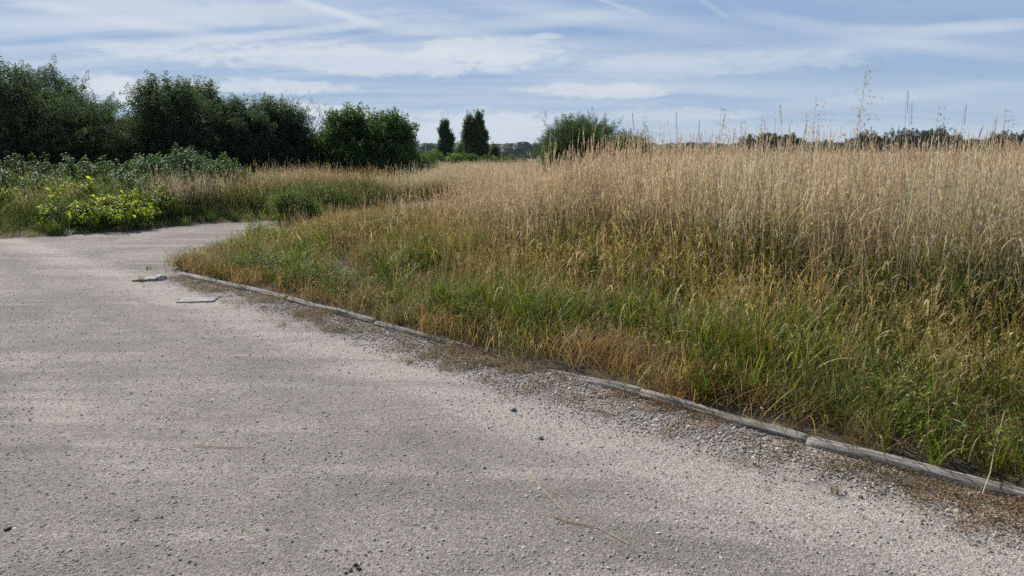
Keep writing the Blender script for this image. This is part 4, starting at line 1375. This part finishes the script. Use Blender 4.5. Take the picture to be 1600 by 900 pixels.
def bare(px, D, top, label, seed, half=0.9):
    random.seed(seed)
    X = (px - 800) / F * D; base = Vector((X, D, float(height(X, D)))); H = at(px, top, D).z - base.z
    root = empty('bare_tree', base, label, 'tree')
    tk, br = MB(), MB()
    def grow(p, d, L, r, lev, mb):
        pts = [p]; q = p.copy(); dd_ = d.copy()
        for i in range(4):
            dd_ = (dd_ + Vector((random.gauss(0, .10), random.gauss(0, .10), random.gauss(0.03, .05)))).normalized()
            q = q + dd_ * L / 4; pts.append(q.copy())
        mb.tube(pts, [r * (1 - 0.17 * i) for i in range(5)], (0.9, 0.85, 0.85), 4 if lev else 7, cap=False)
        if lev < 4:
            for k in range(4 if lev < 3 else 3):
                t = random.uniform(0.35, 1.0); a = pts[min(3, int(t * 4))].lerp(pts[min(4, int(t * 4) + 1)], t * 4 % 1)
                g = random.uniform(0, 6.28); sp = random.uniform(0.35, 0.8)
                nd = (dd_ * math.cos(sp) + Vector((math.cos(g), math.sin(g), 0.15)) * math.sin(sp)).normalized()
                grow(a, nd, L * random.uniform(0.5, 0.72), max(0.004, r * 0.45), lev + 1, br)
    grow(Vector((0, 0, -0.1)), Vector((0.02, 0, 1)), H * 0.62, 0.06, 0, tk)
    tk.build('trunk', M_BARK, root, smooth=True); br.build('branches', M_BARK, root)
    zs = max(v.co.z for v in br_last(root)); root.scale = (1, 1, H / zs)
    return root
def br_last(root):
    return [o for o in root.children if o.name.startswith('branches')][0].data.vertices
bare(470, 28.3, 130, 'leafless twiggy tree standing out of the dark tree row', 31)
bare(508, 28.6, 168, 'small leafless tree right of the larger bare one', 32)
bare(646, 28.5, 205, 'thin dead sapling at the right end of the tree row', 35)

# the far poplars and bushes beyond the field
def column(H, Wd, parts=((0, 1.0, 1.0),)):
    L = []
    for off, hf, wf in parts:
        for i in range(14):
            t = i / 13
            w = Wd * wf * (0.35 + 0.65 * math.sin(math.pi * min(1, 0.18 + 0.75 * t))) * (1 - 0.5 * t)
            L.append((off * Wd + random.gauss(0, 0.16) * Wd * wf, random.gauss(0, 0.16) * Wd * wf, H * hf * (0.10 + 0.86 * t), w, w, H * hf * 0.07))
    return L
plant('poplar', 697, 80, 188, 15, 'slim far poplar, the left one of the pair', 'tree', 'oak', 1900, 1.25, up=2.6, carve=0.3, stems=1, seed=41, group='far poplars', shoots=14, lobes=lambda H, Wd: column(H, Wd), tint=(0.85, 0.9, 1.0), r0=0.2)
plant('poplar', 743, 76, 177, 25, 'broader far poplar with a forked top, the right one of the pair', 'tree', 'oak', 3600, 1.3, up=2.2, carve=0.3, stems=1, seed=42, group='far poplars', shoots=14, lobes=lambda H, Wd: column(H, Wd, ((0.3, 1.0, 0.6), (-0.42, 0.95, 0.42))) + [(-0.3 * Wd, 0, H * .25, Wd, Wd, H * .25), (0.1 * Wd, 0, H * .2, Wd, Wd, H * .2)], r0=0.25)
plant('poplar', 772, 70, 226, 8, 'small young poplar just right of the forked one', 'tree', 'oak', 420, 1.1, up=2.0, stems=1, seed=43, shoots=5, lobes=lambda H, Wd: column(H, Wd), r0=0.1)
plant('far_bush', 712, 60, 242, 14, 'rounded olive bush at the foot of the poplars', 'bush', 'oak', 500, 1.4, z0f=0, seed=44, shoots=4, tint=(1.5, 1.4, 1.1), r0=0.05)
plant('far_bush', 680, 66, 236, 22, 'far green bush left of the slim poplar', 'bush', 'oak', 700, 1.5, z0f=0, seed=45, shoots=8, tint=(1.2, 1.2, 1.0), r0=0.05)
plant('far_bush', 728, 64, 240, 26, 'leafy green scrub joining the two poplars', 'bush', 'oak', 800, 1.4, z0f=0, seed=47, shoots=10, tint=(1.1, 1.1, 1.0), r0=0.05)
plant('far_bush', 800, 68, 244, 22, 'low dark scrub between the poplars and the willow bush', 'bush', 'oak', 700, 1.4, z0f=0, seed=48, shoots=8, r0=0.05)
plant('far_bush', 770, 62, 246, 20, 'dark far bush at the right foot of the forked poplar', 'bush', 'oak', 600, 1.5, z0f=0, seed=46, shoots=4, r0=0.05)
# far tree line on the right
for i, (px, top, hw, D, lab) in enumerate([(1182, 217, 22, 190, 'leftmost far tree of the right-hand line, standing dark above the grass'), (1215, 217, 22, 195, 'second far tree from the left in the right-hand line'), (1262, 229, 30, 230, 'low far tree left of the middle of the right-hand line'),
        (1310, 228, 30, 230, 'low far tree below the tallest oat, to its left'), (1376, 211, 32, 215, 'rounded far tree right behind the tallest oat'), (1432, 210, 34, 210, 'broadest far tree of the right-hand line, behind the straight spikes'),
        (1484, 224, 30, 220, 'far tree sloping down to the right of the broadest one'), (1530, 230, 26, 235, 'lowest far tree near the right border'), (1588, 213, 34, 190, 'far tree at the right border of the picture'), (1345, 224, 24, 225, 'far tree between the low ones and the rounded one')]):
    plant('far_tree', px, D, top - 5, hw * 1.5, lab, 'tree', 'far', 1500, 1.0, z0f=0.0, carve=0.2, stems=1, seed=60 + i, group='far trees along the right skyline', shoots=0, r0=0.35, nl=14, tint=(0.9, 0.95, 1.0))

# distant wood on the hills
hx, hy = [], []
CR = []
for i in range(4):
    random.seed(850 + i); r = np.random.default_rng(850 + i)
    mb = MB(); bmx = bmesh.new(); bmesh.ops.create_icosphere(bmx, subdivisions=3, radius=1.0)
    vs = np.array([v.co[:] for v in bmx.verts]); fs = [tuple(v.index for v in f.verts) for f in bmx.faces]; bmx.free()
    vs *= (1 + 0.30 * (fbm(vs[:, 0] * 3 + 9, vs[:, 1] * 3 + vs[:, 2] * 4 + 9, 1.0, 860 + i) - 0.5) + r.normal(0, 0.05, len(vs)))[:, None]
    vs[:, 2] += 0.75
    mb.add(vs, fs, (0.045, 0.07, 0.028)); CR.append(mb)
n = 2600
y = rng.uniform(560, 1500, n); x = rng.uniform(-1.0, 1.0, n) * y * 0.85
def hill(x, y):
    return 13 * sstep(500, 1300, y) * (0.55 + 0.9 * fbm(x, y, 260, 77, 2)) 
gz = hill(x, y)
sz = rng.uniform(4, 7.5, n)
wood = strew('far_wood', CR, np.stack([x, y, gz], 1), eul(n, 0.1), np.stack([sz * 1.3, sz * 1.3, sz], 1), rng.integers(0, 4, n), np.clip(rng.normal(1, 0.15, (n, 1)) * np.array([[1.0, 1.0, 1.0]]), 0.5, 1.6), M_LEAF, smooth=False)
tag(wood, 'blue-green wooded hills along the horizon', 'wood', kind='stuff')
hxs = np.linspace(-1500, 1500, 90); hys = np.linspace(480, 1900, 40)
HX, HY = np.meshgrid(hxs, hys); HZ = hill(HX, HY) - 0.4
ii = np.arange(90 * 40).reshape(40, 90)
q = np.stack([ii[:-1, :-1], ii[:-1, 1:], ii[1:, 1:], ii[1:, :-1]], -1).reshape(-1, 4)
me = bpy.data.meshes.new('hills'); me.from_pydata(np.stack([HX, HY, HZ], -1).reshape(-1, 3).tolist(), [], q.tolist()); me.materials.append(M_SOIL)
hl = bpy.data.objects.new('hills', me); COL.objects.link(hl); tag(hl, kind='structure')

# thin mast between the trees
p = at(665, 221, 140); X = p.x
root = empty('mast', (X, 140, float(height(X, 140))), 'thin grey mast standing far off left of the poplars', 'mast')
mb = MB(); Hm = p.z - root.location.z
mb.tube([(0, 0, 0), (0, 0, Hm * .6), (0, 0, Hm)], [0.14, 0.11, 0.05], (0.3, 0.3, 0.32), 6); mb.build('pole', plain_mat('mast_grey', (0.28, 0.29, 0.31), 0.5), root)
mb = MB(); mb.tube([(-0.35, 0, Hm * .93), (0.35, 0, Hm * .93)], [0.05, 0.05], (0.3, 0.3, 0.32), 5); mb.build('crossbar', bpy.data.materials['mast_grey'], root)

# ------------------------------------------------------------------ bushes of the far verge
def mound(H, Wd):
    L = []
    for i in range(12):
        g = i * 2.4; rr = 0.75 * Wd * math.sqrt((i + 0.3) / 12); k = Wd * random.uniform(0.28, 0.4)
        hz_ = H * random.uniform(0.36, 0.5) * (1.1 - 0.5 * (rr / Wd) ** 2)
        L.append((rr * math.cos(g), rr * 0.7 * math.sin(g), hz_ * 0.95, k, k, hz_))
    return L
LM = 'lime-green leafy bushes at the track edge'
def verge(px, py): 
    p = on_ground(px, py); return p.y + 0.45
plant('lime_bush', 146, 16.6, 307, 78, 'bright lime-green bush spilling onto the far edge of the track', 'bush', 'lime', 400, 0.85, seed=71, mats=M_LIME, lobes=mound, shoots=18, r0=0.02, stems=4, group=LM, vary=0.3)
plant('lime_bush', 128, 17.8, 288, 26, 'small lime-green shoot standing up behind the bright bush', 'bush', 'lime', 130, 0.9, seed=72, mats=M_LIME, lobes=mound, shoots=10, r0=0.015, stems=3, group=LM)
plant('lime_bush', 248, 18.2, 296, 34, 'sparser lime-green bush right of the bright one', 'bush', 'lime', 170, 0.85, seed=73, mats=M_LIME, lobes=mound, shoots=12, r0=0.015, stems=3, group=LM)
plant('lime_bush', 8, 17.4, 292, 26, 'lime-green leaves at the left border above the verge', 'bush', 'lime', 100, 0.9, seed=74, mats=M_LIME, lobes=mound, shoots=8, r0=0.015, stems=3, group=LM)
plant('verge_shrub', 466, 18.0, 292, 40, 'green twiggy shrub where the track disappears behind the grass', 'bush', 'shrub', 620, 1.0, seed=75, mats=M_LIME, lobes=mound, shoots=40, r0=0.015, stems=5)
plant('verge_shrub', 398, 13.6, 350, 22, 'sparse yellow-green sapling on the grass corner by the track', 'bush', 'shrub', 60, 0.8, seed=76, mats=M_LIME, lobes=mound, shoots=10, r0=0.008, stems=4, tint=(1.3, 1.2, 0.9))
plant('verge_shrub', 472, 10.6, 374, 9, 'small blue-green thistle-like weed in the middle of the low grass', 'bush', 'shrub', 26, 0.6, seed=77, mats=M_LEAF, lobes=mound, shoots=5, r0=0.006, stems=2, tint=(0.7, 0.9, 1.1))
BG = 'bramble mounds in front of the tree row'
for i, (px, D, top, hw, n, lab) in enumerate([(20, 21, 258, 85, 900, 'pale-leaved bramble mound at the left border'), (120, 21.5, 263, 75, 800, 'bramble mound below the broad dark tree'), (210, 21.5, 262, 60, 700, 'bramble mound below the dip in the tree row'),
        (285, 21, 250, 62, 900, 'highest bramble mound with arching canes below the big dark tree'), (345, 21.5, 255, 40, 500, 'bramble mound tapering off into the dry grass'), (-70, 20, 246, 60, 500, 'bramble mound partly outside the left border'), (60, 18.8, 280, 70, 420, 'low bramble mound in front at the left'), (230, 19.4, 274, 60, 400, 'low bramble mound behind the sparse lime bush')]):
    plant('bramble_bush', px, D, top, hw, lab, 'bush', 'bramble', n, 0.95, seed=90 + i, mats=M_BRAMBLE, lobes=mound, shoots=14, r0=0.015, stems=4, group=BG, tip=0.25, tint=(1.05, 1.22, 0.95))

# ------------------------------------------------------------------ the air
mb = MB()
x0, x1, y0, y1, z0, z1 = -1650, 1650, -420, 2000, -3.0, 36
mb.add([(x0, y0, z0), (x1, y0, z0), (x1, y1, z0), (x0, y1, z0), (x0, y0, z1), (x1, y0, z1), (x1, y1, z1), (x0, y1, z1)], [(3, 2, 1, 0), (4, 5, 6, 7), (0, 1, 5, 4), (1, 2, 6, 5), (2, 3, 7, 6), (3, 0, 4, 7)], (1, 1, 1))
hm, b = mat('pale_haze')
pv = b.n('ShaderNodeVolumePrincipled')
pv.inputs['Color'].default_value = (0.72, 0.84, 1.0, 1)
pv.inputs['Density'].default_value = 0.00013
ho = b.n('ShaderNodeOutputMaterial'); hm.node_tree.links.new(pv.outputs[0], ho.inputs['Volume'])
hz_o = mb.build('haze', hm)
tag(hz_o, 'thin pale haze over the whole field', 'haze', kind='stuff')
